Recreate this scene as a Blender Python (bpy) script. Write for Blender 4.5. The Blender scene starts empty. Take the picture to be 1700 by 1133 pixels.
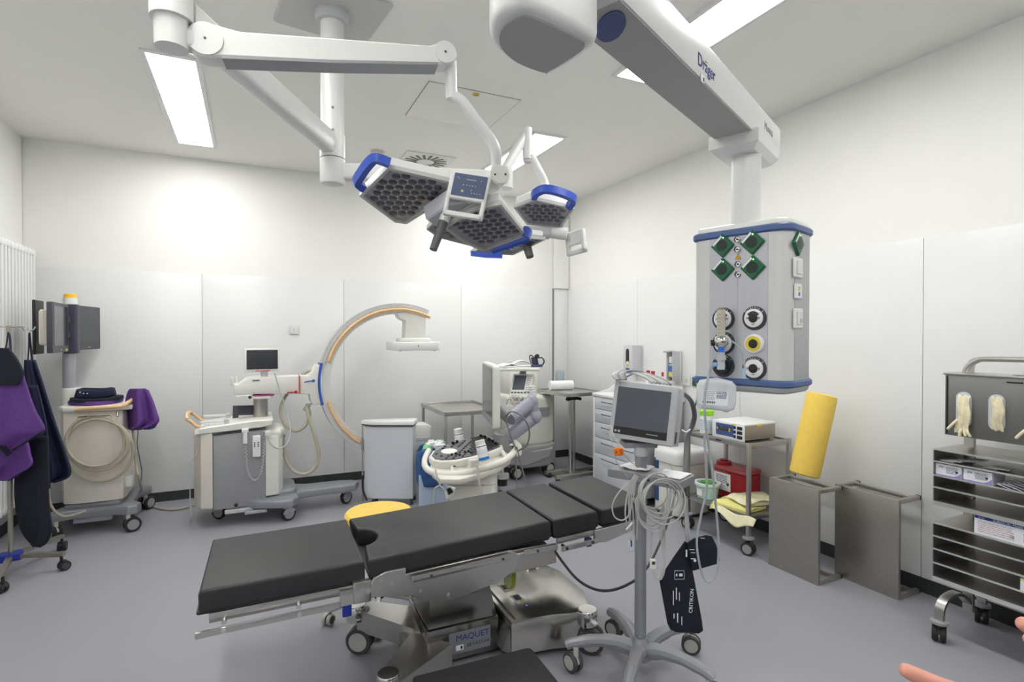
import bpy, bmesh, math, random
from mathutils import Vector as V, Matrix
S = bpy.context.scene
COL = S.collection
random.seed(4)
R = math.radians

# ------------------------------------------------------------ camera, world, exposure
FOC = 902.8
YAW, PIT = 0.445825, 0.010528
CAMZ = 1.5
cd_ = bpy.data.cameras.new('camera')
cd_.sensor_width = 36.0
cd_.lens = 36.0 * FOC / 1700.0
cd_.clip_start = 0.02
cam = bpy.data.objects.new('camera', cd_)
COL.objects.link(cam)
cam.location = (0, 0, CAMZ)
cam.rotation_euler = (math.pi / 2 - PIT, 0, -YAW)
S.camera = cam
wd = bpy.data.worlds.new('world')
S.world = wd
wd.use_nodes = True
wd.node_tree.nodes['Background'].inputs[0].default_value = (0.8, 0.85, 0.9, 1)
wd.node_tree.nodes['Background'].inputs[1].default_value = 0.1
S.view_settings.view_transform = 'Standard'
S.view_settings.look = 'None'
S.view_settings.gamma = 1.0
S.view_settings.use_curve_mapping = False
S.view_settings.exposure = 0.1
PANEL_EMIT = 21.5

FW = V((math.sin(YAW) * math.cos(PIT), math.cos(YAW) * math.cos(PIT), -math.sin(PIT)))
RT = V((math.cos(YAW), -math.sin(YAW), 0))
UP = RT.cross(FW)
C0 = V((0, 0, CAMZ))
def ray(px, py): return FW + RT * ((px - 850) / FOC) - UP * ((py - 566.5) / FOC)
def onZ(px, py, z): d = ray(px, py); return C0 + d * ((z - CAMZ) / d.z)
def onY(px, py, y): d = ray(px, py); return C0 + d * (y / d.y)
def onX(px, py, x): d = ray(px, py); return C0 + d * (x / d.x)
def onD(px, py, t): return C0 + ray(px, py) * t
def onP(px, py, P, N): d = ray(px, py); return C0 + d * ((P - C0).dot(N) / d.dot(N))

# ------------------------------------------------------------ materials
def lin(c):
    return tuple((x / 255 / 12.92 if x / 255 <= .04045 else ((x / 255 + .055) / 1.055) ** 2.4) for x in c)
MATS = {}
def mat(name, rgb, rough=.5, metal=0., var=0., scale=20., bump=0., bscale=None, trans=0., alpha=1., emit=0., coat=0., stretch=None, spec=None, ior=None):
    if name in MATS: return MATS[name]
    m = bpy.data.materials.new(name); m.use_nodes = True
    nt = m.node_tree; b = nt.nodes['Principled BSDF']
    col = lin(rgb) + (1,)
    b.inputs['Base Color'].default_value = col
    b.inputs['Roughness'].default_value = rough
    b.inputs['Metallic'].default_value = metal
    if spec is not None: b.inputs['Specular IOR Level'].default_value = spec
    if ior: b.inputs['IOR'].default_value = ior
    if trans: b.inputs['Transmission Weight'].default_value = trans
    if alpha < 1: b.inputs['Alpha'].default_value = alpha
    if coat: b.inputs['Coat Weight'].default_value = coat
    if emit:
        b.inputs['Emission Color'].default_value = col
        b.inputs['Emission Strength'].default_value = emit
    if var or bump:
        tc = nt.nodes.new('ShaderNodeTexCoord'); mp = nt.nodes.new('ShaderNodeMapping')
        nt.links.new(tc.outputs['Object'], mp.inputs[0])
        if stretch: mp.inputs['Scale'].default_value = stretch
        nz = nt.nodes.new('ShaderNodeTexNoise'); nz.inputs['Scale'].default_value = scale; nz.inputs['Detail'].default_value = 4
        nt.links.new(mp.outputs[0], nz.inputs['Vector'])
        if var:
            rp = nt.nodes.new('ShaderNodeValToRGB')
            rp.color_ramp.elements[0].position = .3; rp.color_ramp.elements[1].position = .7
            rp.color_ramp.elements[0].color = tuple(max(0, c * (1 - var)) for c in col[:3]) + (1,)
            rp.color_ramp.elements[1].color = tuple(min(1, c * (1 + var)) for c in col[:3]) + (1,)
            nt.links.new(nz.outputs[0], rp.inputs[0]); nt.links.new(rp.outputs[0], b.inputs['Base Color'])
        if bump:
            nb = nz
            if bscale:
                nb = nt.nodes.new('ShaderNodeTexNoise'); nb.inputs['Scale'].default_value = bscale; nb.inputs['Detail'].default_value = 3
                nt.links.new(mp.outputs[0], nb.inputs['Vector'])
            bp = nt.nodes.new('ShaderNodeBump'); bp.inputs['Strength'].default_value = bump; bp.inputs['Distance'].default_value = .01
            nt.links.new(nb.outputs[0], bp.inputs['Height']); nt.links.new(bp.outputs[0], b.inputs['Normal'])
    MATS[name] = m
    return m

steel = mat('brushed_steel', (188, 186, 182), .3, .95, .06, 60, .03, None, stretch=(1, 1, 14))
steel_h = mat('brushed_steel_flat', (192, 190, 187), .28, .95, .05, 40, .02, None, stretch=(1, 14, 14))
steel_d = mat('dull_steel_sheet', (186, 183, 178), .38, .92, .06, 30, .02, None, stretch=(1, 1, 10))
chrome = mat('chrome', (215, 215, 212), .12, 1.)
alu = mat('silver_paint', (158, 161, 168), .35, .55, .03, 50)
alu_l = mat('anodised_aluminium', (176, 178, 184), .4, .6, .04, 80, stretch=(1, 1, .1))
white = mat('white_enamel', (232, 233, 233), .32, 0, .01, 30)
offw = mat('off_white_plastic', (226, 226, 220), .4, 0, .015, 25)
cream = mat('cream_plastic', (222, 216, 206), .42, 0, .02, 25)
lgrey = mat('light_grey_plastic', (196, 198, 202), .42, 0, .02, 25)
mgrey = mat('mid_grey_plastic', (150, 151, 154), .45, 0, .03, 25)
pgrey = mat('purple_grey_plastic', (152, 153, 168), .4, 0, .03, 25)
dgrey = mat('dark_grey_plastic', (66, 67, 72), .45, 0, .05, 30)
black = mat('black_plastic', (24, 25, 27), .4, 0, .1, 30)
rubber = mat('black_rubber', (33, 33, 35), .65, 0, .1, 60, .1)
grubber = mat('grey_rubber', (74, 74, 76), .6, 0, .1, 60)
wheelg = mat('wheel_grey', (190, 188, 182), .4, 0, .03, 30)
blue = mat('bright_blue_plastic', (48, 84, 190), .35, 0, .04, 20)
dblue = mat('slate_blue_trim', (78, 102, 150), .4, 0, .03, 20)
cobalt = mat('cobalt_plastic', (22, 48, 150), .35, 0, .05, 20)
yellow = mat('yellow_foam', (238, 203, 92), .75, 0, .04, 40, .15, 160)
woodt = mat('tan_grip', (226, 190, 146), .45, 0, .1, 18, stretch=(1, 1, 6))
cable_b = mat('beige_cable', (176, 170, 150), .5, 0, .05, 30)
cable_w = mat('pale_grey_cable', (186, 187, 184), .45, 0, .04, 30)
cable_k = mat('black_cable', (40, 40, 43), .5, 0, .1, 30)
cable_g = mat('grey_hose', (118, 120, 124), .5, 0, .05, 60)
screen = mat('dark_screen', (42, 46, 54), .16, 0, .05, 3, coat=.3)
screen2 = mat('grey_screen', (76, 82, 92), .2, 0, .06, 3, coat=.3)
paper = mat('white_paper', (240, 241, 244), .7, 0, .03, 30, .2)
label_w = mat('label_white', (236, 238, 242), .5)
ink = mat('print_ink', (52, 55, 66), .6)
inkb = mat('print_blue', (30, 52, 130), .5)
redp = mat('red_plastic', (190, 24, 44), .4, 0, .05, 20)
greenp = mat('socket_green', (22, 96, 62), .35, 0, .05, 30)
navy = mat('navy_cloth', (24, 32, 62), .8, 0, .15, 90, .2, 220)
navyd = mat('dark_navy_cloth', (19, 24, 38), .85, 0, .15, 90, .2, 220)
purple = mat('purple_cloth', (98, 58, 136), .75, 0, .12, 60, .2, 200)
clear = mat('clear_plastic', (225, 235, 238), .15, 0, trans=.85, ior=1.2)
clear_m = mat('milky_plastic', (228, 233, 237), .3, 0, trans=.45, ior=1.15)

# ------------------------------------------------------------ mesh helpers
def FR(o, x, y):
    x = V(x).normalized(); y = V(y); z = x.cross(y).normalized(); y = z.cross(x)
    m = Matrix.Identity(4)
    for i, c in enumerate((x, y, z)):
        for k in range(3): m[k][i] = c[k]
    o = V(o)
    for k in range(3): m[k][3] = o[k]
    return m
def area(p): return sum(p[i - 1][0] * p[i][1] - p[i][0] * p[i - 1][1] for i in range(len(p))) / 2
def inset(p, b):
    n = len(p); out = []
    for i in range(n):
        a, c, d = V(p[i - 1][:2]), V(p[i][:2]), V(p[(i + 1) % n][:2])
        e1 = (c - a); e2 = (d - c)
        if e1.length < 1e-9 or e2.length < 1e-9: out.append((c.x, c.y)); continue
        e1.normalize(); e2.normalize()
        n1 = V((-e1.y, e1.x)); n2 = V((-e2.y, e2.x)); s = n1 + n2
        l = s.length
        if l < .2: out.append((c.x, c.y)); continue
        s /= l
        k = b / max(.35, s.dot(n1))
        out.append((c.x + s.x * k, c.y + s.y * k))
    return out
def rrect(w, h, r, n=4, cx=0, cy=0):
    out = []
    for k, (sx, sy) in enumerate(((1, -1), (1, 1), (-1, 1), (-1, -1))):
        for i in range(n + 1):
            a = -math.pi / 2 + k * math.pi / 2 + i * math.pi / 2 / n
            out.append((cx + sx * (w / 2 - r) + r * math.cos(a), cy + sy * (h / 2 - r) + r * math.sin(a)))
    return out
def circ(r, n=24, cx=0, cy=0, a0=0, a1=2 * math.pi):
    return [(cx + r * math.cos(a0 + (a1 - a0) * i / n), cy + r * math.sin(a0 + (a1 - a0) * i / n)) for i in range(n)]
def cat(pts, n=6, closed=False):
    pts = [V(p) for p in pts]; out = []; L = len(pts)
    rng = range(L if closed else L - 1)
    for i in rng:
        if closed: p0, p1, p2, p3 = pts[i - 1], pts[i], pts[(i + 1) % L], pts[(i + 2) % L]
        else: p0, p1, p2, p3 = pts[max(i - 1, 0)], pts[i], pts[i + 1], pts[min(i + 2, L - 1)]
        for k in range(n):
            t = k / n
            out.append(.5 * ((2 * p1) + (p2 - p0) * t + (2 * p0 - 5 * p1 + 4 * p2 - p3) * t * t + (3 * p1 - p0 - 3 * p2 + p3) * t ** 3))
    if not closed: out.append(pts[-1])
    return out

class MB:
    def __init__(s): s.v = []; s.f = []
    def add(s, vs, fs):
        o = len(s.v); s.v += [V(v) for v in vs]; s.f += [tuple(i + o for i in f) for f in fs]; return s
    def box(s, c, d, M=None, rz=0):
        c = V(c); q = Matrix.Rotation(rz, 3, 'Z'); vs = []
        for z in (-.5, .5):
            for y in (-.5, .5):
                for x in (-.5, .5):
                    p = c + q @ V((x * d[0], y * d[1], z * d[2])); vs.append(M @ p if M else p)
        return s.add(vs, [(0, 2, 3, 1), (4, 5, 7, 6), (0, 1, 5, 4), (2, 6, 7, 3), (0, 4, 6, 2), (1, 3, 7, 5)])
    def prism(s, poly, z0, z1, M=None, b=0, bs=1, bb=None):
        poly = [tuple(p[:2]) for p in poly]
        if area(poly) < 0: poly = poly[::-1]
        n = len(poly); L = []
        if bb is None: bb = b
        if bb:
            for i in range(bs):
                a = i / bs * math.pi / 2
                L.append((z0 + bb * (1 - math.sin(a)), bb * (1 - math.cos(a)) if bs > 1 else bb))
            L = [(z0 + bb * (1 - math.sin(i / bs * math.pi / 2)), bb * (1 - math.cos(i / bs * math.pi / 2))) for i in range(bs, 0, -1)]
        L.append((z0 + bb, 0) if bb else (z0, 0))
        L.append((z1 - b, 0) if b else (z1, 0))
        if b: L += [(z1 - b * (1 - math.sin(i / bs * math.pi / 2)), b * (1 - math.cos(i / bs * math.pi / 2))) for i in range(1, bs + 1)]
        vs = []
        for z, k in L:
            q = inset(poly, k) if k else poly
            vs += [V((x, y, z)) for x, y in q]
        fs = [tuple(range(n - 1, -1, -1))]
        for l in range(len(L) - 1):
            for i in range(n):
                j = (i + 1) % n; fs.append((l * n + i, l * n + j, (l + 1) * n + j, (l + 1) * n + i))
        fs.append(tuple((len(L) - 1) * n + i for i in range(n)))
        return s.add([M @ v for v in vs] if M else vs, fs)
    def rbox(s, c, d, r=.01, b=None, M=None, rz=0, n=3, bs=2):
        b = r * .6 if b is None else b
        r = min(r, d[0] * .49, d[1] * .49); b = min(b, d[2] * .45, d[0] * .4, d[1] * .4)
        F = Matrix.Translation(V(c)) @ Matrix.Rotation(rz, 4, 'Z')
        return s.prism(rrect(d[0], d[1], r, n), -d[2] / 2, d[2] / 2, (M @ F) if M else F, b, bs)
    def cyl(s, p0, p1, r0, r1=None, n=16, M=None):
        p0, p1 = V(p0), V(p1); r1 = r0 if r1 is None else r1
        ax = (p1 - p0).normalized(); h = V((0, 0, 1)) if abs(ax.z) < .9 else V((1, 0, 0))
        x = ax.cross(h).normalized(); y = ax.cross(x); vs = []
        for p, r in ((p0, r0), (p1, r1)):
            vs += [p + (x * math.cos(a) + y * math.sin(a)) * r for a in [2 * math.pi * i / n for i in range(n)]]
        fs = [(i, (i + 1) % n, n + (i + 1) % n, n + i) for i in range(n)] + [tuple(range(n - 1, -1, -1)), tuple(range(n, 2 * n))]
        return s.add([M @ v for v in vs] if M else vs, fs)
    def lathe(s, prof, o=(0, 0, 0), M=None, n=24, cap=True):
        vs = []; o = V(o)
        for r, z in prof: vs += [o + V((r * math.cos(2 * math.pi * i / n), r * math.sin(2 * math.pi * i / n), z)) for i in range(n)]
        fs = []
        for l in range(len(prof) - 1):
            for i in range(n):
                j = (i + 1) % n; fs.append((l * n + i, l * n + j, (l + 1) * n + j, (l + 1) * n + i))
        if cap: fs += [tuple(range(n - 1, -1, -1)), tuple((len(prof) - 1) * n + i for i in range(n))]
        return s.add([M @ v for v in vs] if M else vs, fs)
    def tube(s, pts, r, n=8, closed=False, sm=0, rad=None, sq=None):
        pts = cat(pts, sm, closed) if sm else [V(p) for p in pts]
        L = len(pts); vs = []; fr = None
        for i, p in enumerate(pts):
            a = pts[i - 1] if (i or closed) else p; b = pts[(i + 1) % L] if (i < L - 1 or closed) else p
            t = (b - a)
            t = t.normalized() if t.length > 1e-9 else V((0, 0, 1))
            if fr is None:
                h = V((0, 0, 1)) if abs(t.z) < .95 else V((1, 0, 0)); x = t.cross(h).normalized()
            else:
                x = fr - t * fr.dot(t); x = x.normalized() if x.length > 1e-6 else t.orthogonal().normalized()
            fr = x; y = t.cross(x); rr = rad[min(i * len(rad) // L, len(rad) - 1)] if rad else r
            if sq:
                for u, w in ((1, 1), (-1, 1), (-1, -1), (1, -1)): vs.append(p + x * sq[0] / 2 * u + y * sq[1] / 2 * w)
            else:
                vs += [p + (x * math.cos(q) + y * math.sin(q)) * rr for q in [2 * math.pi * k / n for k in range(n)]]
        m = 4 if sq else n; fs = []
        for l in range(L if closed else L - 1):
            l2 = (l + 1) % L
            for i in range(m):
                j = (i + 1) % m; fs.append((l * m + i, l * m + j, l2 * m + j, l2 * m + i))
        if not closed: fs += [tuple(range(m - 1, -1, -1)), tuple((L - 1) * m + i for i in range(m))]
        return s.add(vs, fs)
    def ball(s, c, r, sc=(1, 1, 1), n=12, M=None):
        prof = [(max(1e-4, r * math.sin(math.pi * i / n)), -r * math.cos(math.pi * i / n)) for i in range(n + 1)]
        F = Matrix.Translation(V(c)) @ Matrix.Diagonal((*sc, 1))
        return s.lathe(prof, M=(M @ F) if M else F, n=n + 4)
    def grid(s, fn, nu, nv, thick=0, nrm=None):
        vs = [V(fn(i / nu, j / nv)) for j in range(nv + 1) for i in range(nu + 1)]
        fs = [(j * (nu + 1) + i, j * (nu + 1) + i + 1, (j + 1) * (nu + 1) + i + 1, (j + 1) * (nu + 1) + i) for j in range(nv) for i in range(nu)]
        return s.add(vs, fs)
    def build(s, name, m, parent=None, w=False, ang=35, solid=0, sub=0, label=None):
        me = bpy.data.meshes.new(name)
        vs = s.v
        if w and parent is not None:
            Mi = ROOT[parent.name].inverted(); vs = [Mi @ v for v in vs]
        me.from_pydata([tuple(v) for v in vs], [], s.f)
        bm = bmesh.new(); bm.from_mesh(me); bmesh.ops.recalc_face_normals(bm, faces=bm.faces); bm.to_mesh(me); bm.free()
        me.materials.append(m)
        me.shade_smooth(); me.set_sharp_from_angle(angle=R(ang))
        o = bpy.data.objects.new(name, me); COL.objects.link(o)
        if solid:
            q = o.modifiers.new('solid', 'SOLIDIFY'); q.thickness = solid; q.offset = 0
        if sub:
            q = o.modifiers.new('sub', 'SUBSURF'); q.levels = sub; q.render_levels = sub
        if parent is not None:
            o.parent = parent; ROOT[o.name] = ROOT[parent.name]
        else: ROOT[o.name] = Matrix.Identity(4)
        if label: o['label'] = label
        return o
ROOT = {}
def thing(name, label, catg, loc=(0, 0, 0), rz=0, group=None):
    o = bpy.data.objects.new(name, None); COL.objects.link(o)
    o.empty_display_size = .05
    o.location = loc; o.rotation_euler = (0, 0, rz)
    ROOT[o.name] = Matrix.Translation(V(loc)) @ Matrix.Rotation(rz, 4, 'Z')
    return tag(o, label, catg, group)
def tag(o, label, catg, group=None):
    o['label'] = label; o['category'] = catg
    if group: o['group'] = group
    return o
def struct(o): o['kind'] = 'structure'; return o
def text(name, s, size, M, m, parent, w=False, sx=1., ext=.0003):
    cu = bpy.data.curves.new('t', 'FONT'); cu.body = s; cu.size = size; cu.extrude = ext; cu.align_x = 'CENTER'; cu.align_y = 'CENTER'
    cu.resolution_u = 3
    t = bpy.data.objects.new('t', cu); COL.objects.link(t)
    me = bpy.data.meshes.new_from_object(t.evaluated_get(bpy.context.evaluated_depsgraph_get()))
    bpy.data.objects.remove(t); bpy.data.curves.remove(cu)
    me.transform(Matrix.Diagonal((sx, 1, 1, 1)))
    me.transform((ROOT[parent.name].inverted() @ M) if w else M)
    me.materials.clear(); me.materials.append(m); me.name = name
    o = bpy.data.objects.new(name, me); COL.objects.link(o); o.parent = parent; ROOT[o.name] = ROOT[parent.name]
    return o
def lines(b, M, x0, x1, y0, y1, rows, h, ex=.0006, seed=1):
    """rows of small printed dashes standing in for print too fine to read"""
    rd = random.Random(seed)
    for k in range(rows):
        y = y1 + (y0 - y1) * (k + .5) / rows; x = x0
        while x < x1 - (x1 - x0) * .1:
            l = (x1 - x0) * rd.uniform(.08, .3); l = min(l, x1 - x); b.box((x + l / 2, y, ex / 2), (l * .85, h, ex), M); x += l
    return b
def caster(parent, p, r, wd=.024, head=0., fork=None, wm=None, hub=None, twin=True, top=None, hood=True):
    """swivel caster standing at floor point p (parent space) with stem to height top"""
    fork = fork or dgrey; wm = wm or rubber; hub = hub or mgrey
    p = V(p); hx = V((math.cos(head), math.sin(head), 0)); ax = V((-hx.y, hx.x, 0))
    c = p + V((0, 0, r)); top = top or 2.4 * r
    m = MB(); piv = c - hx * r * .45
    m.cyl(piv + V((0, 0, r * .75)), V((piv.x, piv.y, p.z + top)), r * .28, n=10)
    F = FR(c, hx, V((0, 0, 1)))
    if hood:
        arc = [(r * .92 * math.cos(a), r * .92 * math.sin(a)) for a in [R(20 + 14 * i) for i in range(12)]]
        arc += [(r * .3 * math.cos(a), r * .3 * math.sin(a)) for a in [R(170 - 17 * i) for i in range(9)]]
        wv = wd * .42 if twin else wd * 1.3
        if twin: m.prism(arc, -wv / 2, wv / 2, F)
        else:
            m.prism(arc, wv / 2, wv / 2 + .004, F); m.prism(arc, -wv / 2 - .004, -wv / 2, F)
            m.box((-r * .4, r * .95, 0), (r * .9, .006, wv + .008), F)
    f = m.build('caster', fork, parent)
    offs = (-1, 1) if twin else (0,)
    for sgn in offs:
        o = ax * sgn * wd * .75
        a0 = c + o - ax * wd / 2; a1 = c + o + ax * wd / 2
        Fm = FR(a0, hx, V((0, 0, 1)).cross(hx) * 0 + V((0, 0, 1)))
        Fm = FR(c + o, hx, V((0, 0, 1)))
        pr = [(r * .72, -wd / 2), (r * .93, -wd / 2), (r, -wd * .28), (r, wd * .28), (r * .93, wd / 2), (r * .72, wd / 2)]
        w_ = MB().lathe(pr, M=Fm, n=24).build('wheel', wm, f)
        MB().lathe([(r * .3, -wd * .54), (r * .7, -wd * .52), (r * .7, wd * .52), (r * .3, wd * .54)], M=Fm, n=20).build('wheel_disc', hub, f)
    return f
# ------------------------------------------------------------ room shell
XL, XR_, YB, YF, ZC, ZP, ZS = -1.69, 3.525, 5.772, -1.7, 3.126, 2.067, .086
floor_m = mat('grey_speckled_vinyl', (150, 151, 159), .42, 0, .14, 420, .02, 60)
paint = mat('warm_white_wall_paint', (240, 240, 237), .6, 0, .008, 6, .03, 300)
ceil_m = mat('white_ceiling_paint', (244, 243, 239), .7, 0, .006, 5)
panel_m = mat('white_laminate_panel', (231, 232, 232), .3, 0, .006, 8)
joint_m = mat('panel_joint_grey', (140, 142, 142), .7)
skirt_m = mat('charcoal_skirting', (50, 53, 55), .5, 0, .08, 40)

struct(MB().box(((XL + XR_) / 2, (YB + YF) / 2, -.05), (XR_ - XL + .4, YB - YF + .4, .1)).build('floor', floor_m))
ceil = struct(MB().box(((XL + XR_) / 2, (YB + YF) / 2, ZC + .05), (XR_ - XL + .4, YB - YF + .4, .1)).build('ceiling', ceil_m))
wb = struct(MB().box(((XL + XR_) / 2, YB + .06, ZC / 2), (XR_ - XL + .24, .1, ZC)).build('wall_back', paint))
wr = struct(MB().box((XR_ + .06, (YB + YF) / 2, ZC / 2), (.1, YB - YF, ZC)).build('wall_right', paint))
wl = struct(MB().box((XL - .06, (YB + YF) / 2, ZC / 2), (.1, YB - YF, ZC)).build('wall_left', paint))
wf = struct(MB().box(((XL + XR_) / 2, YF - .06, ZC / 2), (XR_ - XL + .24, .1, ZC)).build('wall_front', paint))
# laminate panels with open joints in front of a grey backing
def panels(wall, axis, cuts, plane, sgn):
    for a, b in zip(cuts[:-1], cuts[1:]):
        lo, hi = min(a, b) + .0016, max(a, b) - .0016
        m = MB()
        if axis == 'x': m.rbox(((lo + hi) / 2, plane + sgn * .001, (ZS + ZP) / 2), (hi - lo, .016, ZP - ZS), .002, .001)
        else: m.rbox((plane + sgn * .001, (lo + hi) / 2, (ZS + ZP) / 2), (.016, hi - lo, ZP - ZS), .002, .001)
        m.build('wall_panel', panel_m, wall)
sx = [onY(px, 600, YB).x for px in (336, 571, 766, 917)]
panels(wb, 'x', [XL] + sx + [XR_], YB + .007, -1)
MB().box(((XL + XR_) / 2, YB + .006, (ZS + ZP) / 2), (XR_ - XL, .004, ZP - ZS)).build('joint_backing', joint_m, wb)
sy = [onX(px, 600, XR_).y for px in (1058, 1229, 1532)]
panels(wr, 'y', [YB] + sy + [.45, YF], XR_ + .007, -1)
MB().box((XR_ + .006, (YB + YF) / 2, (ZS + ZP) / 2), (.004, YB - YF, ZP - ZS)).build('joint_backing', joint_m, wr)
panels(wl, 'y', [YB, 4.5, 3.2, 1.9, .6, YF], XL - .007, 1)
MB().box((XL - .006, (YB + YF) / 2, (ZS + ZP) / 2), (.004, YB - YF, ZP - ZS)).build('joint_backing', joint_m, wl)
# skirtings
struct(MB().box(((XL + XR_) / 2, YB + .004, ZS / 2), (XR_ - XL, .016, ZS)).build('baseboard_back', skirt_m))
struct(MB().box((XR_ + .004, (YB + YF) / 2, ZS / 2), (.016, YB - YF, ZS)).build('baseboard_right', skirt_m))
struct(MB().box((XL - .004, (YB + YF) / 2, ZS / 2), (.016, YB - YF, ZS)).build('baseboard_left', skirt_m))
# boxed riser in the back right corner with its open dark joint
cx0 = onY(917, 600, YB).x
struct(MB().box(((cx0 + .012 + XR_) / 2, YB - .012, (ZP + ZC) / 2), (XR_ - cx0 - .012, .02, ZC - ZP - .01)).build('trim_1', paint))
struct(MB().box((cx0 + .008, YB - .006, (ZS + ZP) / 2), (.012, .012, ZP - ZS)).build('trim_2', mat('joint_profile_grey', (128, 130, 130), .45, .4)))

# ------------------------------------------------------------ ceiling luminaires
lamp_em = mat('luminaire_diffuser', (255, 254, 250), .5, emit=PANEL_EMIT)
def ceil_light(x0, x1, y0, y1, label):
    if label is None:      # luminaires out of the picture: parts of the ceiling
        w, l = x1 - x0, y1 - y0; cx, cy = (x0 + x1) / 2, (y0 + y1) / 2
        f = MB().box((cx, cy, ZC - .003), (w, l, .006)).build('light_frame', white, ceil)
        MB().box((cx, cy, ZC - .007), (w - .05, l - .05, .003)).build('light_diffuser', lamp_em, f)
        return
    t = thing('ceiling_light', label, 'ceiling light', ((x0 + x1) / 2, (y0 + y1) / 2, ZC), 0, 'recessed ceiling light panels')
    w, l = x1 - x0, y1 - y0
    m = MB()
    for sx_, sy_, cx, cy in ((w, .025, 0, l / 2 - .0125), (w, .025, 0, -l / 2 + .0125), (.025, l - .05, w / 2 - .0125, 0), (.025, l - .05, -w / 2 + .0125, 0)):
        m.box((cx, cy, -.006), (sx_, sy_, .012))
    m.build('frame', white, t)
    MB().box((0, 0, -.004), (w - .05, l - .05, .004)).build('diffuser', lamp_em, t)
ceil_light(-.57, -.27, 3.69, 5.36, 'long bright ceiling light panel above the left lamp arm')
ceil_light(2.03, 2.34, 3.84, 5.44, 'long bright ceiling light panel behind the far surgical lamp')
ceil_light(2.03, 2.34, 1.2, 2.81, 'long bright ceiling light panel crossed by the pendant arm')
ceil_light(-.57, -.27, 1.05, 2.65, None)
ceil_light(-.57, -.27, -1.5, .1, None)
ceil_light(2.03, 2.34, -1.5, .1, None)

# ------------------------------------------------------------ small ceiling fittings
line_m = mat('hatch_joint', (132, 131, 127), .7)
h = thing('access_hatch', 'flush square ceiling access hatch with a small yellow lock', 'hatch', (1.37, 3.66, ZC))
hc = [onZ(px, py, ZC) for px, py in ((716, 133), (856, 170), (776, 212), (686, 193))]
hx0, hx1, hy0, hy1 = -.34, .31, -.28, .31
MB().rbox(((hx0 + hx1) / 2, (hy0 + hy1) / 2, -.002), (hx1 - hx0, hy1 - hy0, .004), .003, .001).build('hatch_door', ceil_m, h)
g = MB()
for a, b_, c, d in ((hx0 - .004, hx1 + .004, hy0 - .004, hy0), (hx0 - .004, hx1 + .004, hy1, hy1 + .004), (hx0 - .004, hx0, hy0, hy1), (hx1, hx1 + .004, hy0, hy1)):
    g.box(((a + b_) / 2, (c + d) / 2, -.001), (b_ - a, d - c, .002))
g.build('joint', line_m, h)
lk = onZ(790, 156, ZC) - V((1.37, 3.66, ZC))
lk_ = MB().cyl((lk.x, lk.y, -.001), (lk.x, lk.y, -.007), .024, n=20).build('lock', mat('yellow_lock', (214, 180, 40), .4), h)
MB().box((lk.x, lk.y, -.0078), (.026, .005, .002)).build('lock_slot', mat('lock_slot_brown', (120, 96, 20), .5), lk_)

vc = onZ(706, 268, ZC)
vd = thing('swirl_diffuser', 'square white air outlet with radial black slots in the ceiling', 'air vent', (vc.x, vc.y, ZC))
MB().rbox((0, 0, -.004), (.46, .46, .008), .006, .002).build('plate', offw, vd)
slot = MB().box((0, .14, 0), (.024, .115, .002)).build('slot', black, vd)
slot.location = (0, 0, -.0092)
for k in range(1, 18):
    c = slot.copy(); COL.objects.link(c); c.parent = vd; c.rotation_euler = (0, 0, 2 * math.pi * k / 18)
dcn = onZ(627, 252, ZC)
t = thing('smoke_detector', 'small round off-white detector on the ceiling left of the air outlet', 'detector', dcn)
MB().lathe([(.062, 0), (.062, -.012), (.055, -.02)]).build('base', cream, t)
MB().lathe([(.052, -.02), (.05, -.034), (.03, -.042), (.002, -.043)]).build('cap', offw, t)

# ------------------------------------------------------------ wall switch and wall socket
sw = onY(488, 548, YB - .004)
t = thing('light_switch', 'small white square light switch on the back wall', 'switch', sw)
F = FR((0, -.003, 0), (1, 0, 0), (0, 0, 1))
MB().prism(rrect(.085, .085, .006), 0, .008, F, .002).build('frame', offw, t)
MB().prism(rrect(.055, .055, .003), .008, .012, F, .002).build('rocker', white, t)
MB().prism(rrect(.006, .012, .001), .012, .0125, F).build('mark', ink, t)
for (px, py), nm, lb, mm in (((1141, 633), 'wall_socket', 'small white wall socket beside the soap dispenser', offw), ((1156, 634), 'wall_socket', 'green wall socket on the right wall behind the pendant corner', greenp)):
    q = onX(px, py, XR_ - .003)
    t = thing(nm, lb, 'socket', q)
    F = FR((-.002, 0, 0), (0, -1, 0), (0, 0, 1))
    MB().prism(rrect(.082, .082, .006), 0, .009, F, .002).build('frame', mm, t)
    MB().prism(circ(.022, 20), .009, .0095, F).build('recess', dgrey if mm is greenp else lgrey, t)
# radiator on the left wall
t = thing('radiator', 'tall white tubular radiator at the left wall', 'radiator', (XL + .07, 5.3, 0))
for k in range(12):
    y = .33 - k * .062
    c = MB()
    for x in (-.028, .028): c.cyl((x, y, .26), (x, y, 2.16), .0135, n=12)
    c.rbox((0, y, 2.165), (.085, .05, .05), .014); c.rbox((0, y, .25), (.085, .05, .05), .014)
    c.build('radiator_column', white, t)
for y, z in ((.2, 2.05), (-.2, 2.05), (.2, .4), (-.2, .4)):
    MB().cyl((-.06, y, z), (0, y, z), .01).build('bracket', mgrey, t)
MB().cyl((0, .34, 2.165), (0, .40, 2.165), .012).build('vent_plug', mgrey, t)
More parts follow.
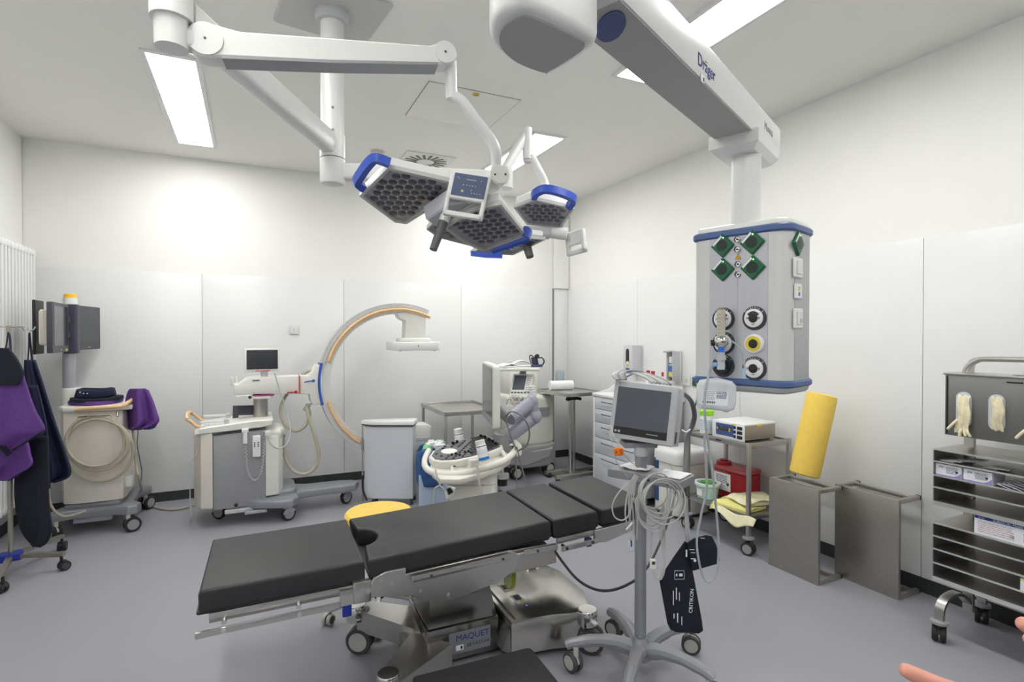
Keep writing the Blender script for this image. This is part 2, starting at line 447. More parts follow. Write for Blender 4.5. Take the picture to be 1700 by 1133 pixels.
# unseen grey doors added behind the camera so the steel mirrors something darker
dgd = mat('added_door_grey', (112, 116, 122), .4, 0, .02, 12)
d1 = struct(MB().rbox((.35, YF + .03, 1.1), (2.3, .06, 2.2), .004, .002).build('added_door_1', dgd))
MB().rbox((1.38, YF + .075, 1.05), (.03, .03, .5), .01).build('added_door_handle', steel, d1)
d2 = struct(MB().rbox((2.5, YF + .03, 1.1), (1.5, .06, 2.2), .004, .002).build('added_door_2', dgd))
MB().rbox((1.85, YF + .075, 1.05), (.03, .03, .5), .01).build('added_door_handle', steel, d2)
# ------------------------------------------------------------ surgical lamp on its ceiling column
lamp_w = mat('lamp_white_enamel', (226, 227, 225), .3, 0, .01, 20)
lens_m = mat('lamp_lens_net', (150, 150, 158), .3, 0, .25, 40, coat=.3)
cell_m = mat('led_cell_dark', (84, 84, 94), .16, .2, .5, 45, coat=.4)
grip_m = mat('lamp_grip_grey', (92, 92, 92), .5, 0, .05, 40)
CX, CY = .37, 2.87
sl = thing('surgical_lamp', 'white two-headed surgical lamp hanging from the ceiling column', 'surgical lamp', (CX, CY, ZC))
def sb(m, name, mt, parent=None, **k): return m.build(name, mt, parent or sl, w=True, **k)
pl = MB()
pl.prism(rrect(.47, .47, .02), 0, .012, Matrix.Translation((CX, CY, ZC - .012)) @ Matrix.Rotation(R(8), 4, 'Z'), .003)
sb(pl, 'ceiling_plate', mat('ceiling_plate_grey', (196, 196, 193), .45))
sb(MB().cyl((CX, CY, ZC - .012), (CX, CY, ZC - .06), .085, .08, n=32), 'flange', lgrey)
sb(MB().cyl((CX, CY, ZC - .03), (CX, CY, 2.5), .057, n=32), 'column', lamp_w)
sb(MB().cyl((CX, CY, 2.508), (CX, CY, 2.39), .061, n=32), 'swivel_sleeve', lamp_w)
sb(MB().lathe([(.061, 2.385), (.061, 2.275), (.055, 2.262), (.03, 2.255)], (CX, CY, 0), n=32), 'swivel_sleeve', lamp_w)
for i, (px, py) in enumerate(((547, 178), (546, 215))):
    a = math.atan2(-1, .05)
    d_ = V((-.1, -1, 0)).normalized()
    z = onD(px, py, 2.68).z
    sb(MB().cyl(V((CX, CY, z)) + d_ * .055, V((CX, CY, z)) + d_ * .06, .007, n=10), 'screw', chrome)
# extension arm of the near head
J1 = V((-.215, 1.93, 2.45))
def beam(p0, p1, w, hh, r=.02, taper=1.):
    p0, p1 = V(p0), V(p1); d = p1 - p0; x = d.normalized(); y = V((0, 0, 1)).cross(x).normalized(); z = x.cross(y)
    m = MB(); n = None; vs = []
    for k, (p, s) in enumerate(((p0, 1.), (p1, taper))):
        q = rrect(w * s, hh * s, r, 3); n = len(q)
        vs += [p + y * a + z * b for a, b in q]
    m.add(vs, [(i, (i + 1) % n, n + (i + 1) % n, n + i) for i in range(n)] + [tuple(range(n - 1, -1, -1)), tuple(range(n, 2 * n))])
    return m
sb(beam((CX, CY, 2.455), J1 + V((.03, .05, .04)), .075, .105, .02), 'extension_arm', lamp_w)
# joint housing at the outer end
sb(MB().cyl(J1 + V((0, 0, .16)), J1 + V((0, 0, -.0)), .058, n=28), 'arm_head', lamp_w)
j2 = onD(322, 50, 1.72)
sb(MB().cyl(J1 + V((0, 0, 0)), J1 + V((0, 0, -.085)), .047, .045, n=28), 'pivot_sleeve', lamp_w)
SA0, SA1 = onD(345, 74, 1.70), onD(736, 95, 1.93)
dr = (SA1 - SA0).normalized(); nb = dr.cross(V((0, 0, 1))).normalized()      # across, towards the camera
uu = nb.cross(dr); uu = -uu if uu.z < 0 else uu
sb(beam(J1 + V((.0, 0, -.05)), SA0 - nb * .0, .055, .07, .02), 'knuckle', lamp_w)
F = FR(SA0, dr, uu)
L = (SA1 - SA0).length
prof = [(-.055 * math.cos(a), .055 * math.sin(a)) for a in [R(-80 + 16 * i) for i in range(11)]]
out = [(.055 * math.cos(R(a)), .055 * math.sin(R(a))) for a in range(90, 271, 20)][0:]
poly = [(-.055 * math.sin(R(a)), .055 * math.cos(R(a))) for a in range(-10, 181, 19)]
poly = [(.055 * math.cos(R(a)), .055 * math.sin(R(a))) for a in range(60, 281, 20)] + [(.06, -.052), (L * .5, -.05), (L - .02, -.04)] + \
       [(L + .042 * math.cos(R(a)), .042 * math.sin(R(a))) for a in range(-70, 91, 20)] + [(L - .05, .022), (L * .5, .027), (.1, .03)]
sb(MB().prism(poly, -.035, .035, F, .006), 'spring_arm', lamp_w)
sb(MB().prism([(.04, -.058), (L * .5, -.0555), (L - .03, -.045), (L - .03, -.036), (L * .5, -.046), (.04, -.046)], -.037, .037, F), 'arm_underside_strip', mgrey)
for c, r in ((0, .05), (L, .038)):
    sb(MB().cyl(F @ V((c, 0, .03)), F @ V((c, 0, .0405)), r, n=28), 'joint_cap', lamp_w)
    sb(MB().cyl(F @ V((c, 0, .0405)), F @ V((c, 0, .042)), .004, n=8), 'screw', dgrey)
# pin, yoke tube and hub of the near head
pv = SA1 + dr * .03
pb = onD(750, 165, 1.95)
sb(MB().cyl(onD(748, 102, 1.945), pb, .022, .021, n=20), 'pivot_pin', lamp_w)
HB = onD(823, 297, 2.05)
yk = [onD(750, 160, 1.95), onD(766, 168, 1.95), onD(790, 200, 1.97), onD(814, 231, 1.99), onD(823, 252, 2.0), onD(824, 275, 2.02), onD(823, 296, 2.05)]
sb(MB().tube(yk, .02, 14, sm=5), 'yoke_tube', lamp_w)
sb(MB().cyl(HB + nb * .055, HB - nb * .045, .037, n=24), 'hub_joint', lamp_w)
cap_c = HB + nb * .056
sb(MB().cyl(cap_c, cap_c + nb * .003, .033, n=24), 'joint_cap', offw)
for q in (-.02, .02): sb(MB().cyl(cap_c + dr * q + nb * .002, cap_c + dr * q + nb * .005, .004, n=8), 'screw', dgrey)

def plane(px, py, t, tilt, side=0.):
    P = onD(px, py, t)
    fh = V((FW.x, FW.y, 0)).normalized()
    N = (V((0, 0, -1)) * math.cos(R(tilt)) - fh * math.sin(R(tilt)) + RT * math.sin(R(side))).normalized()
    return P, N
def module(name, lens_px, PN, th=.055, rim=.012, cells=True, cs=.036):
    P, N = PN
    x = RT - N * RT.dot(N); x.normalize(); F = FR(P, x, N.cross(x) if True else None)
    F = FR(P, x, (N.cross(x)))            # z of frame = N (downwards, towards the viewer)
    if (F.to_3x3() @ V((0, 0, 1))).dot(N) < 0: F = FR(P, x, -(N.cross(x)))
    Fi = F.inverted()
    lens = [(Fi @ onP(a, b, P, N)) for a, b in lens_px]; lens = [(q.x, q.y) for q in lens]
    if area(lens) < 0: lens = lens[::-1]
    fr = inset(lens, -rim)
    body = MB().prism(inset(lens, -rim * .3), -th, -.014, F, .008); o = sb(body, name, lamp_w)
    # rim frame around the glass
    n = len(lens); m = MB()
    ring = [F @ V((a, b, -.014)) for a, b in fr] + [F @ V((a, b, .004)) for a, b in fr] + [F @ V((a, b, .004)) for a, b in lens] + [F @ V((a, b, -.014)) for a, b in lens]
    fs = []
    for l in range(3):
        for i in range(n): j = (i + 1) % n; fs.append((l * n + i, l * n + j, (l + 1) * n + j, (l + 1) * n + i))
    for i in range(n): j = (i + 1) % n; fs.append((3 * n + i, 3 * n + j, j, i))
    m.add(ring, fs); m.build('rim', mat('lamp_rim_grey', (186, 187, 184), .4), o, w=True)
    MB().prism(inset(lens, -.001), -.0145, -.006, F).build('cover_glass', lens_m, o, w=True)
    if cells:
        xs = [p[0] for p in lens]; ys = [p[1] for p in lens]; pro = None; k = 0
        y = min(ys)
        inn = inset(lens, cs * .42)
        def inside(a, b):
            for i in range(len(inn)):
                p, q = inn[i - 1], inn[i]
                if (q[0] - p[0]) * (b - p[1]) - (q[1] - p[1]) * (a - p[0]) < 0: return False
            return True
        row = 0; y += cs * .5
        Ri = ROOT[sl.name].inverted()
        while y < max(ys):
            xx = min(xs) + (cs * .5 if row % 2 else 0)
            while xx < max(xs):
                if inside(xx, y):
                    Mx = Ri @ F @ Matrix.Translation((xx, y, -.006))
                    if CELL.get(cs) is None:
                        CELL[cs] = MB().lathe([(cs * .47, 0), (cs * .42, .0014), (cs * .28, .0026), (cs * .12, .0031), (.0005, .0032)], n=10).build('led_cell', cell_m, o)
                        c = CELL[cs]
                    else:
                        c = CELL[cs].copy(); COL.objects.link(c); c.parent = o
                    c.matrix_local = Mx
                xx += cs
            y += cs * .86; row += 1
    return o, F
CELL = {}
# near head
pl1 = plane(672, 322, 2.06, 24)
mL, FL = module('lamp_module', [(647, 282), (742, 303), (740, 326), (673, 368), (658, 366), (603, 325)], pl1, .06)
pl2 = plane(815, 375, 2.12, 20, 6)
mM, FMm = module('lamp_module', [(742, 377), (790, 350), (829, 342), (868, 390), (803, 414), (770, 399)], pl2, .06)
pl3 = plane(755, 388, 2.34, 12)
mQ, FQ = module('lamp_module', [(712, 380), (722, 370), (762, 384), (800, 404), (796, 410), (730, 393)], pl3, .05, .009)
# central carrier between the modules
cp = [onP(a, b, *plane(745, 345, 2.07, 22)) for a, b in ((705, 352), (742, 326), (800, 330), (808, 350), (770, 374), (722, 372))]
ctr = sum(cp, V()) / len(cp); Fc = FR(ctr, (cp[1] - cp[0]), V((0, 0, 1)).cross(cp[1] - cp[0]))
pc = [(Fc.inverted() @ q) for q in cp]
sb(MB().prism([(q.x, q.y) for q in pc], -.012, .05, Fc, .006), 'module_carrier', lgrey)
sb(beam(HB - nb * .02, ctr + V((0, 0, .03)), .06, .06, .015), 'carrier_neck', lamp_w)
sb(beam(ctr + V((0, 0, .03)), onD(826, 322, 2.2), .07, .06, .015), 'carrier_link', lamp_w)
# dark sterile grip
g0, g1 = onD(738, 364, 2.06), onD(719, 415, 2.03)
sb(MB().cyl(onD(741, 356, 2.065), g0 + (g1 - g0) * .1, .021, .02, n=16), 'grip_collar', lamp_w)
gp = sb(MB().cyl(g0, g1, .0195, .0145, n=16), 'grip', grip_m)
# blue carrying bows
def bow(pts, PN, w=.026, hh=.03, mt=blue, name='blue_bow'):
    P, N = PN
    return sb(MB().tube([onP(a, b, P, N) - N * .006 for a, b in pts], .01, sq=(w, hh), sm=4), name, mt)
bow([(646, 273), (633, 268), (621, 266), (610, 276), (600, 290), (592, 304), (598, 311), (604, 315)], pl1)
bow([(870, 386), (877, 389), (878, 397), (860, 403), (838, 411), (818, 417)], pl2, .014, .04)
# control panel with handle opening
pcn = [onD(743, 283, 1.99), onD(808, 293, 1.975), onD(806, 363, 1.955), onD(742, 357, 1.97)]
ux = (pcn[1] - pcn[0]); uy = (pcn[0] - pcn[3]); cc = sum(pcn, V()) / 4
Fp = FR(cc, ux, uy); w_, h_ = ux.length, uy.length
m = MB(); t_ = .012
m.prism(rrect(w_, h_ * .62, .008, 4, 0, h_ * .19), -.018, .004, Fp, .004)
m.prism(rrect(t_ * 1.2, h_ * .46, .004, 3, -w_ / 2 + t_ * .6, -h_ * .27), -.018, .004, Fp, .003)
m.prism(rrect(t_ * 1.2, h_ * .46, .004, 3, w_ / 2 - t_ * .6, -h_ * .27), -.018, .004, Fp, .003)
m.prism(rrect(w_, t_ * 1.5, .006, 3, 0, -h_ / 2 + t_ * .75), -.018, .004, Fp, .003)
cpn = sb(m, 'control_panel', lamp_w)
sb(MB().prism(rrect(w_ * .84, h_ * .5, .003, 3, w_ * .03, h_ * .195), .004, .0055, Fp), 'keypad', mat('keypad_blue', (62, 78, 112), .35, 0, .05, 30), cpn)
kp = MB()
for x, y in [(-.3, .36), (-.26, .33)] + [(-.05 + .035 * i, .33) for i in range(7)] + [(.3, .33)] + [(-.03 + .07 * i, .2) for i in range(4)] + [(.1, .1)] + [(.12 + .07 * i, .04) for i in range(4)]:
    kp.cyl(Fp @ V((x * w_, y * h_, .0055)), Fp @ V((x * w_, y * h_, .0062)), .0014, n=6)
o = sb(kp, 'key_marks', label_w, cpn); o['kind'] = 'stuff'
for x, y, r in ((-.12, .06, .0045), (-.12, .2, .002)):
    sb(MB().cyl(Fp @ V((x * w_, y * h_, .0055)), Fp @ V((x * w_, y * h_, .0064)), r, n=12), 'yellow_key', mat('key_yellow', (206, 200, 90), .4), cpn)
sb(beam(HB - nb * .0 + V((0, 0, -.02)), cc - Fp.to_3x3() @ V((0, 0, .02)), .035, .05, .01), 'panel_bracket', lamp_w)
# far head on its own arms
A2 = V((CX, CY, 2.325))
E2 = onD(838, 298, 3.0)
sb(beam(A2, E2, .07, .085, .018), 'extension_arm', lamp_w)
sb(MB().cyl(E2 + V((0, 0, -.05)), E2 + V((0, 0, .06)), .045, n=24), 'arm_head', lamp_w)
T2 = onD(871, 226, 3.1)
sb(beam(E2 + V((0, 0, .05)), T2, .05, .05, .015), 'spring_arm', lamp_w)
sb(MB().cyl(onD(875, 214, 3.1), onD(876, 266, 3.08), .029, n=20), 'pivot_pin', lamp_w)
sb(MB().cyl(onD(876, 266, 3.08), onD(876, 270, 3.08), .024, n=20), 'pin_cap', lgrey)
K2 = onD(906, 318, 3.1)
sb(MB().tube([onD(876, 258, 3.08), onD(884, 264, 3.08), onD(895, 284, 3.08), onD(904, 302, 3.1), K2, onD(900, 350, 3.15)], .023, 12, sm=4), 'yoke_tube', lamp_w)
pr1 = plane(905, 355, 3.05, 18, -3)
mR, FRr = module('lamp_module', [(857, 345), (888, 333), (949, 347), (929, 377), (877, 371)], pr1, .07, .012, True, .043)
pr2 = plane(855, 408, 3.0, 8)
mS, FSs = module('lamp_module', [(786, 419), (815, 405), (880, 396), (900, 398), (850, 422)], pr2, .05, .012, True, .043)
bow([(886, 329), (890, 322), (905, 316), (930, 321), (951, 331), (949, 340), (943, 344)], pr1, .03, .04)
sb(MB().tube([onD(782, 421, 2.95), onD(806, 424, 2.95), onD(834, 425, 2.95)], .01, sq=(.03, .026)), 'blue_bow', blue)
sb(MB().cyl(onD(872, 400, 2.98), onD(880, 427, 2.95), .026, .021, n=14), 'grip', grip_m)
sb(MB().cyl(onD(870, 394, 3.0), onD(873, 404, 2.98), .03, n=14), 'grip_collar', lamp_w)
sb(beam(onD(870, 385, 3.1), onD(912, 388, 3.1), .09, .06, .02), 'module_carrier', lgrey)
sb(MB().cyl(onD(908, 386, 3.1), onD(942, 389, 3.08), .03, .036, n=18), 'grip_arm', lamp_w)
pq = [onD(940, 388, 3.12), onD(970, 378, 3.0), onD(973, 420, 3.0), onD(943, 426, 3.12)]
ux = pq[1] - pq[0]; uy = pq[0] - pq[3]; cc2 = sum(pq, V()) / 4; F2 = FR(cc2, ux, uy); w2, h2 = ux.length, uy.length
m = MB()
m.prism(rrect(w2, h2 * .6, .01, 3, 0, h2 * .2), -.014, .014, F2, .004)
for sg in (-1, 1): m.prism(rrect(.022, h2 * .5, .008, 3, sg * (w2 / 2 - .011), -h2 * .25), -.014, .014, F2, .004)
m.prism(rrect(w2, .026, .008, 3, 0, -h2 / 2 + .013), -.014, .014, F2, .004)
sb(m, 'side_grip', lamp_w)

# ------------------------------------------------------------ ceiling supply pendant
PA, PB = V((1.5139, 1.5502, 0)), V((1.6043, 1.2519, 0))       # front face corners (plan)
fd = (PB - PA).normalized(); fn = V((-fd.y, fd.x, 0))          # along the face, into the box
if fn.x < 0: fn = -fn
pc0 = (PA + PB) / 2 + fn * .1175
pd = thing('supply_pendant', 'white ceiling supply pendant with green sockets and gas outlets on its column', 'pendant', (pc0.x, pc0.y, ZC))
def pb_(m, name, mt, parent=None, **k): return m.build(name, mt, parent or pd, w=True, **k)
FPd = FR((pc0.x, pc0.y, 0), fd, V((0, 0, 1)).cross(fd))
if (FPd.to_3x3() @ V((0, 1, 0))).dot(fn) < 0: pass
wid, dep, z0, z1 = .345, .235, 1.343, 1.858
# plan polygon: flat front (y=-dep/2 towards viewer) with generously rounded near corners
def plan(gr=0.):
    w, d = wid + gr, dep + gr
    p = []
    for cx, cy, a0, r in ((w / 2, -d / 2, -90, .055), (w / 2, d / 2, 0, .055), (-w / 2, d / 2, 90, .055), (-w / 2, -d / 2, 180, .03)):
        sx_, sy_ = (1 if cx > 0 else -1), (1 if cy > 0 else -1)
        for i in range(6): a = R(a0 + 18 * i); p.append((cx - sx_ * r + r * math.cos(a), cy - sy_ * r + r * math.sin(a)))
    return p
FB = FR((pc0.x, pc0.y, 0), fd, fn)      # x along the face towards the camera side, y into the box
pbody = pb_(MB().prism(plan(), z0, z1, FB), 'terminal_box', mat('pendant_silver_white', (212, 213, 212), .35, .1, .01, 20))
for za, zb_ in ((z1 - .005, z1 + .022), (z0 - .022, z0 + .003)):
    pb_(MB().prism(plan(.016), za, zb_, FB, .006), 'blue_trim', dblue, pbody)
pb_(MB().prism(plan(.0), z1 + .02, z1 + .045, FB, .02, 3, 0), 'top_cover', lamp_w, pbody)
pb_(MB().prism(plan(.0), z0 - .045, z0 - .02, FB, 0, 3, .02), 'bottom_cover', mat('pendant_bottom_grey', (176, 177, 178), .45), pbody)
FF = FR(FB @ V((0, -dep / 2, 0)), fd, V((0, 0, 1)))          # on the front face, z out towards viewer
if (FF.to_3x3() @ V((0, 0, 1))).dot(fn) > 0: FF = FR(FB @ V((0, -dep / 2, 0)), -fd, V((0, 0, 1)))
def fpt(px, py):
    N = FF.to_3x3() @ V((0, 0, 1)); q = FF.inverted() @ onP(px, py, FF.translation, N); return q.x, q.y
xa, xb = fpt(1178, 500)[0], fpt(1275, 500)[0]
xa, xb = min(xa, xb), max(xa, xb)
pb_(MB().box(((xa + xb) / 2, (z0 + z1) / 2, .0005), (xb - xa, z1 - z0 - .01, .002), FF), 'front_panel', mat('pendant_panel_silver', (190, 191, 198), .35, .5, .03, 90, stretch=(1, 1, .1)), pbody)
pb_(MB().box(((xa + xb) / 2, (z0 + z1) / 2, .0016), (.001, z1 - z0 - .25, .0006), FF), 'panel_seam', mgrey, pbody)
def sock(F, x, y, s=.062):
    o = MB().prism(rrect(s, s, .004, 3), 0, .011, F @ Matrix.Translation((x, y, .001)) @ Matrix.Rotation(R(45), 4, 'Z'), .003).build('socket', greenp, pbody, w=True)
    G = F @ Matrix.Translation((x, y, .012)) @ Matrix.Rotation(R(45), 4, 'Z')
    MB().prism(circ(s * .33, 20), 0, .0006, G).build('socket_recess', mat('socket_dark', (14, 40, 30), .4), o, w=True)
    for sg in (-1, 1): MB().cyl(G @ V((sg * .006, 0, .0006)), G @ V((sg * .006, 0, .001)), .002, n=8).build('contact_hole', black, o, w=True)
    MB().box((0, s * .4, .0003), (s * .72, s * .12, .0008), G).build('label_strip', label_w, o, w=True)
    MB().cyl(G @ V((s * .36, s * .26, 0)), G @ V((s * .36, s * .26, .0012)), .0028, n=10).build('green_lamp', mat('lamp_green', (170, 255, 170), .3, emit=1.5), o, w=True)
    return o
for px, py in ((1201, 408.5), (1250, 403), (1201, 448), (1251, 444.5)): sock(FF, *fpt(px, py))
for px, py in ((1225, 398), (1225, 414.5), (1226, 439), (1226, 456)):
    x, y = fpt(px, py)
    o = pb_(MB().lathe([(.0115, 0), (.0115, .006), (.009, .008), (.0075, .004), (.004, .004)], M=FF @ Matrix.Translation((x, y, .001)), n=20), 'bonding_pin', chrome, pbody)
    pb_(MB().cyl(FF @ V((x, y, .004)), FF @ V((x, y, .0085)), .0035, n=12), 'pin_core', dgrey, o)
x, y = fpt(1225.5, 427)
wt = pb_(MB().prism([(-.011, -.008), (.011, -.008), (0, .011)], .001, .002, FF @ Matrix.Translation((x, y, 0))), 'warning_sign', mat('warning_yellow', (230, 180, 20), .5), pbody)
m = MB()
tri = [(-.011, -.008), (.011, -.008), (0, .011)]
for i in range(3):
    a, b = V((*tri[i - 1], .0023)), V((*tri[i], .0023)); a = FF @ (Matrix.Translation((x, y, 0)) @ a); b = FF @ (Matrix.Translation((x, y, 0)) @ b); m.tube([a, b], .0007, 4)
m.box((x, y - .001, .0024), (.0018, .007, .0008), FF)
pb_(m, 'sign_border', black, wt)
# gas outlets: three columns pairs
ring_d = mat('outlet_ring_dark', (52, 54, 62), .45)
def outlet(px, py, kind):
    x, y = fpt(px, py); G = FF @ Matrix.Translation((x, y, .0015)) @ Matrix.Scale(1.26, 4)
    r_ = 1
    r = .033 if kind != 'yellow' else .0265
    base = pb_(MB().lathe([(r, 0), (r, .003), (r - .001, .004)], M=G, n=32), 'gas_outlet', white if kind == 'yellow' else ring_d, pbody)
    if kind != 'black':
        pb_(MB().lathe([(.0255, .004), (.0255, .008), (.023, .0095)], M=G, n=28), 'outlet_face', white, base)
        if kind == 'yellow': pb_(MB().lathe([(.021, .0095), (.021, .0102), (.012, .0102), (.012, .0095)], M=G, n=28, cap=False), 'colour_ring', mat('outlet_yellow', (224, 204, 60), .4), base)
        elif py < 540:
            pb_(MB().prism([(.019 * math.cos(R(a)), .019 * math.sin(R(a))) for a in range(30, 151, 12)] + [(.0125 * math.cos(R(a)), .0125 * math.sin(R(a))) for a in range(150, 29, -12)], .0095, .0102, G), 'gas_mark', ring_d, base)
        pb_(MB().lathe([(.0125, .0095), (.0125, .011), (.0105, .0115)], M=G, n=20), 'port', black, base)
        for a in (180, 0): pb_(MB().box((.016 * math.cos(R(a)), 0, .0098), (.005, .006, .0006), G), 'print', mgrey, base)
        pb_(MB().box((0, -.0165, .0098), (.008, .003, .0006), G), 'print', mgrey, base)
    else:
        pb_(MB().lathe([(.024, .004), (.024, .0075), (.022, .009)], M=G, n=28), 'outlet_face', black, base)
        pb_(MB().lathe([(.01, .009), (.01, .011), (.008, .011)], M=G, n=20), 'port', lgrey, base)
    if kind != 'yellow':
        n = -1 if px < 1225 else 1
        s = 'Gaskreis 1' if px < 1225 else 'Gaskreis 2'
        for i, ch in enumerate(s):
            if ch == ' ': continue
            a = R(90 + 52 - 11.6 * i)
            M_ = G @ Matrix.Translation((.0293 * math.cos(a), .0293 * math.sin(a), .0043)) @ Matrix.Rotation(a - math.pi / 2, 4, 'Z')
            text('lettering', ch, .0078, M_, label_w, base, w=True)
for px, py, k in ((1201.5, 530, 'w'), (1253, 528.5, 'w'), (1202, 570, 'w'), (1253, 571, 'yellow'), (1201.5, 607.5, 'black'), (1253, 612, 'w')): outlet(px, py, k)
# switches on the near side face
FS_ = FR(FB @ V((wid / 2, 0, 0)), fn, V((0, 0, 1)))
if (FS_.to_3x3() @ V((0, 0, 1))).dot(fd) < 0: FS_ = FR(FB @ V((wid / 2, 0, 0)), -fn, V((0, 0, 1)))
def spt(px, py):
    N = FS_.to_3x3() @ V((0, 0, 1)); q = FS_.inverted() @ onP(px, py, FS_.translation, N); return q.x, q.y
pb_(MB().box((0, (z0 + z1) / 2, .0004), (.13, z1 - z0 - .01, .0016), FS_), 'side_panel', mat('pendant_side_grey', (178, 180, 182), .4, .3), pbody)
x, y = spt(1322, 405); sock(FS_, x, y)
x, y = spt(1322, 445)
for (px, py), nm in (((1322, 445), 'light_switch'), ((1322, 484), 'data_outlet'), ((1322, 529), 'light_switch')):
    x, y = spt(px, py)
    s = .052 if nm == 'data_outlet' else .068
    o = pb_(MB().prism(rrect(s, s, .004), 0, .009, FS_ @ Matrix.Translation((x, y, .001)), .003), nm, white, pbody)
    if nm == 'data_outlet':
        pb_(MB().box((-.002, .008, .0105), (.018, .014, .001), FS_ @ Matrix.Translation((x, y, 0))), 'label', mat('label_lime', (200, 214, 120), .5), o)
        pb_(MB().box((-.002, -.01, .0105), (.014, .012, .001), FS_ @ Matrix.Translation((x, y, 0))), 'label', mat('label_violet', (110, 110, 170), .5), o)
    else: pb_(MB().prism(rrect(.046, .046, .003), .01, .0135, FS_ @ Matrix.Translation((x, y, 0)), .002), 'rocker', offw, o)
    if py > 520: pb_(MB().box((.006, -.008, .0145), (.016, .014, .003), FS_ @ Matrix.Translation((x, y, 0))), 'rocker', lgrey, o)
# sockets on the far side face seen edge on
FT_ = FR(FB @ V((-wid / 2, 0, 0)), -fn, V((0, 0, 1)))
if (FT_.to_3x3() @ V((0, 0, 1))).dot(fd) > 0: FT_ = FR(FB @ V((-wid / 2, 0, 0)), fn, V((0, 0, 1)))
o = sock(FT_, -.02, 1.77)
o = pb_(MB().prism(rrect(.058, .058, .004), 0, .011, FT_ @ Matrix.Translation((-.02, 1.685, .001)) @ Matrix.Rotation(R(45), 4, 'Z'), .003), 'socket', mat('socket_orange', (214, 84, 60), .4), pbody)
for zz in (1.6, 1.53, 1.46): pb_(MB().prism(rrect(.05, .05, .004), 0, .009, FT_ @ Matrix.Translation((-.02, zz, .001)), .003), 'blank_cover', white, pbody)
# column, head, arm and ceiling housing
pcol = onD(1239, 300, 1.97)
pb_(MB().cyl((pcol.x, pcol.y, z1 + .02), (pcol.x, pcol.y, 2.2), .05, n=32), 'drop_column', lamp_w)
AZ0, AZ1, AW = 2.2, 2.318, .068
ad = V((math.cos(R(25.2)), math.sin(R(25.2)), 0)); an = V((-ad.y, ad.x, 0))
col_p = V((1.62, 1.437, 0))
FA = FR(col_p, ad, an)
hm = MB()
hm.prism([(-.11, -.085), (-.11, .085), (.16, .085), (.19, .04), (.19, -.04), (.16, -.085)], 2.145, 2.212, FA, .004, 1, .02)
pb_(hm, 'column_head', lamp_w)
arm = pb_(MB().prism([(-1.1, -AW), (-1.1, AW), (.255, AW), (.275, AW * .75), (.275, -AW * .75), (.255, -AW)], AZ0, AZ1, FA, .012, 2), 'pendant_arm', lamp_w)
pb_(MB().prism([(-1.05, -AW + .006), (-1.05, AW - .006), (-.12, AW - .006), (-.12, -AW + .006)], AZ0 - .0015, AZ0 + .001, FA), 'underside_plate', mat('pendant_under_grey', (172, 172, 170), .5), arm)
FSd = FR(col_p - an * AW, ad, V((0, 0, 1)))
def apt(px, py):
    N = FSd.to_3x3() @ V((0, 0, 1)); q = FSd.inverted() @ onP(px, py, FSd.translation, N); return q.x, q.y
x, y = apt(1173, 113); text('lettering', 'Dräger', .05, FSd @ Matrix.Translation((x, y, .001)), inkb, arm, w=True, sx=.95)
x2, y2 = apt(1166, 131); lb = pb_(MB().box((x2, y2, .0006), (.026, .02, .001), FSd), 'type_label', label_w, arm)
pb_(MB().box((x2 + .007, y2, .0012), (.007, .01, .0008), FSd), 'label_print', ink, lb)
x, y = apt(1276, 216); text('lettering', 'Movita', .042, FSd @ Matrix.Translation((x, y, .001)), mgrey, arm, w=True)
x, y = apt(1257, 214); pb_(MB().lathe([(.007, 0), (.007, .002), (.005, .002)], M=FSd @ Matrix.Translation((x, y, 0)), n=16), 'screw_cap', lgrey, arm)
pb_(MB().box((.2765, 0, (AZ0 + AZ1) / 2), (.003, .05, .06), FA), 'end_mark', dblue, arm)
hp = [(.426, .992), (.421, .947), (.436, .906), (.47, .892), (.612, .922), (.645, .945), (.648, .99), (.628, 1.1), (.6, 1.112), (.521, 1.093), (.455, 1.046)]
hp = [(p.x, p.y) for p in cat([(a, b, 0) for a, b in hp], 3, True)]
hs = pb_(MB().prism(hp, 2.1, 2.52, None, .03, 3, .02), 'arm_bearing_housing', lamp_w)
hcx, hcy = sum(p[0] for p in hp) / len(hp), sum(p[1] for p in hp) / len(hp)
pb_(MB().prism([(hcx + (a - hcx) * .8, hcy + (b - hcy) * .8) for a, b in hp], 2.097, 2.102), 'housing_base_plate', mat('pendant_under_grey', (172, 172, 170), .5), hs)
bq = onZ(1014, 43, AZ0)
pb_(MB().prism([(.032 * math.cos(a), .062 * math.sin(a)) for a in [2 * math.pi * i / 28 for i in range(28)]], -.004, -.0005, FR((bq.x, bq.y, AZ0), RT, V((0, 0, 1)).cross(RT))), 'blue_mark', mat('mark_blue', (62, 76, 132), .4), arm)
pb_(MB().cyl((.52, .99, 2.5), (.52, .99, ZC - .01), .08, n=32), 'ceiling_tube', lamp_w)
pb_(MB().lathe([(.18, ZC - .001), (.18, ZC - .03), (.09, ZC - .07)], (.52, .99, 0), n=32), 'ceiling_canopy', lamp_w)
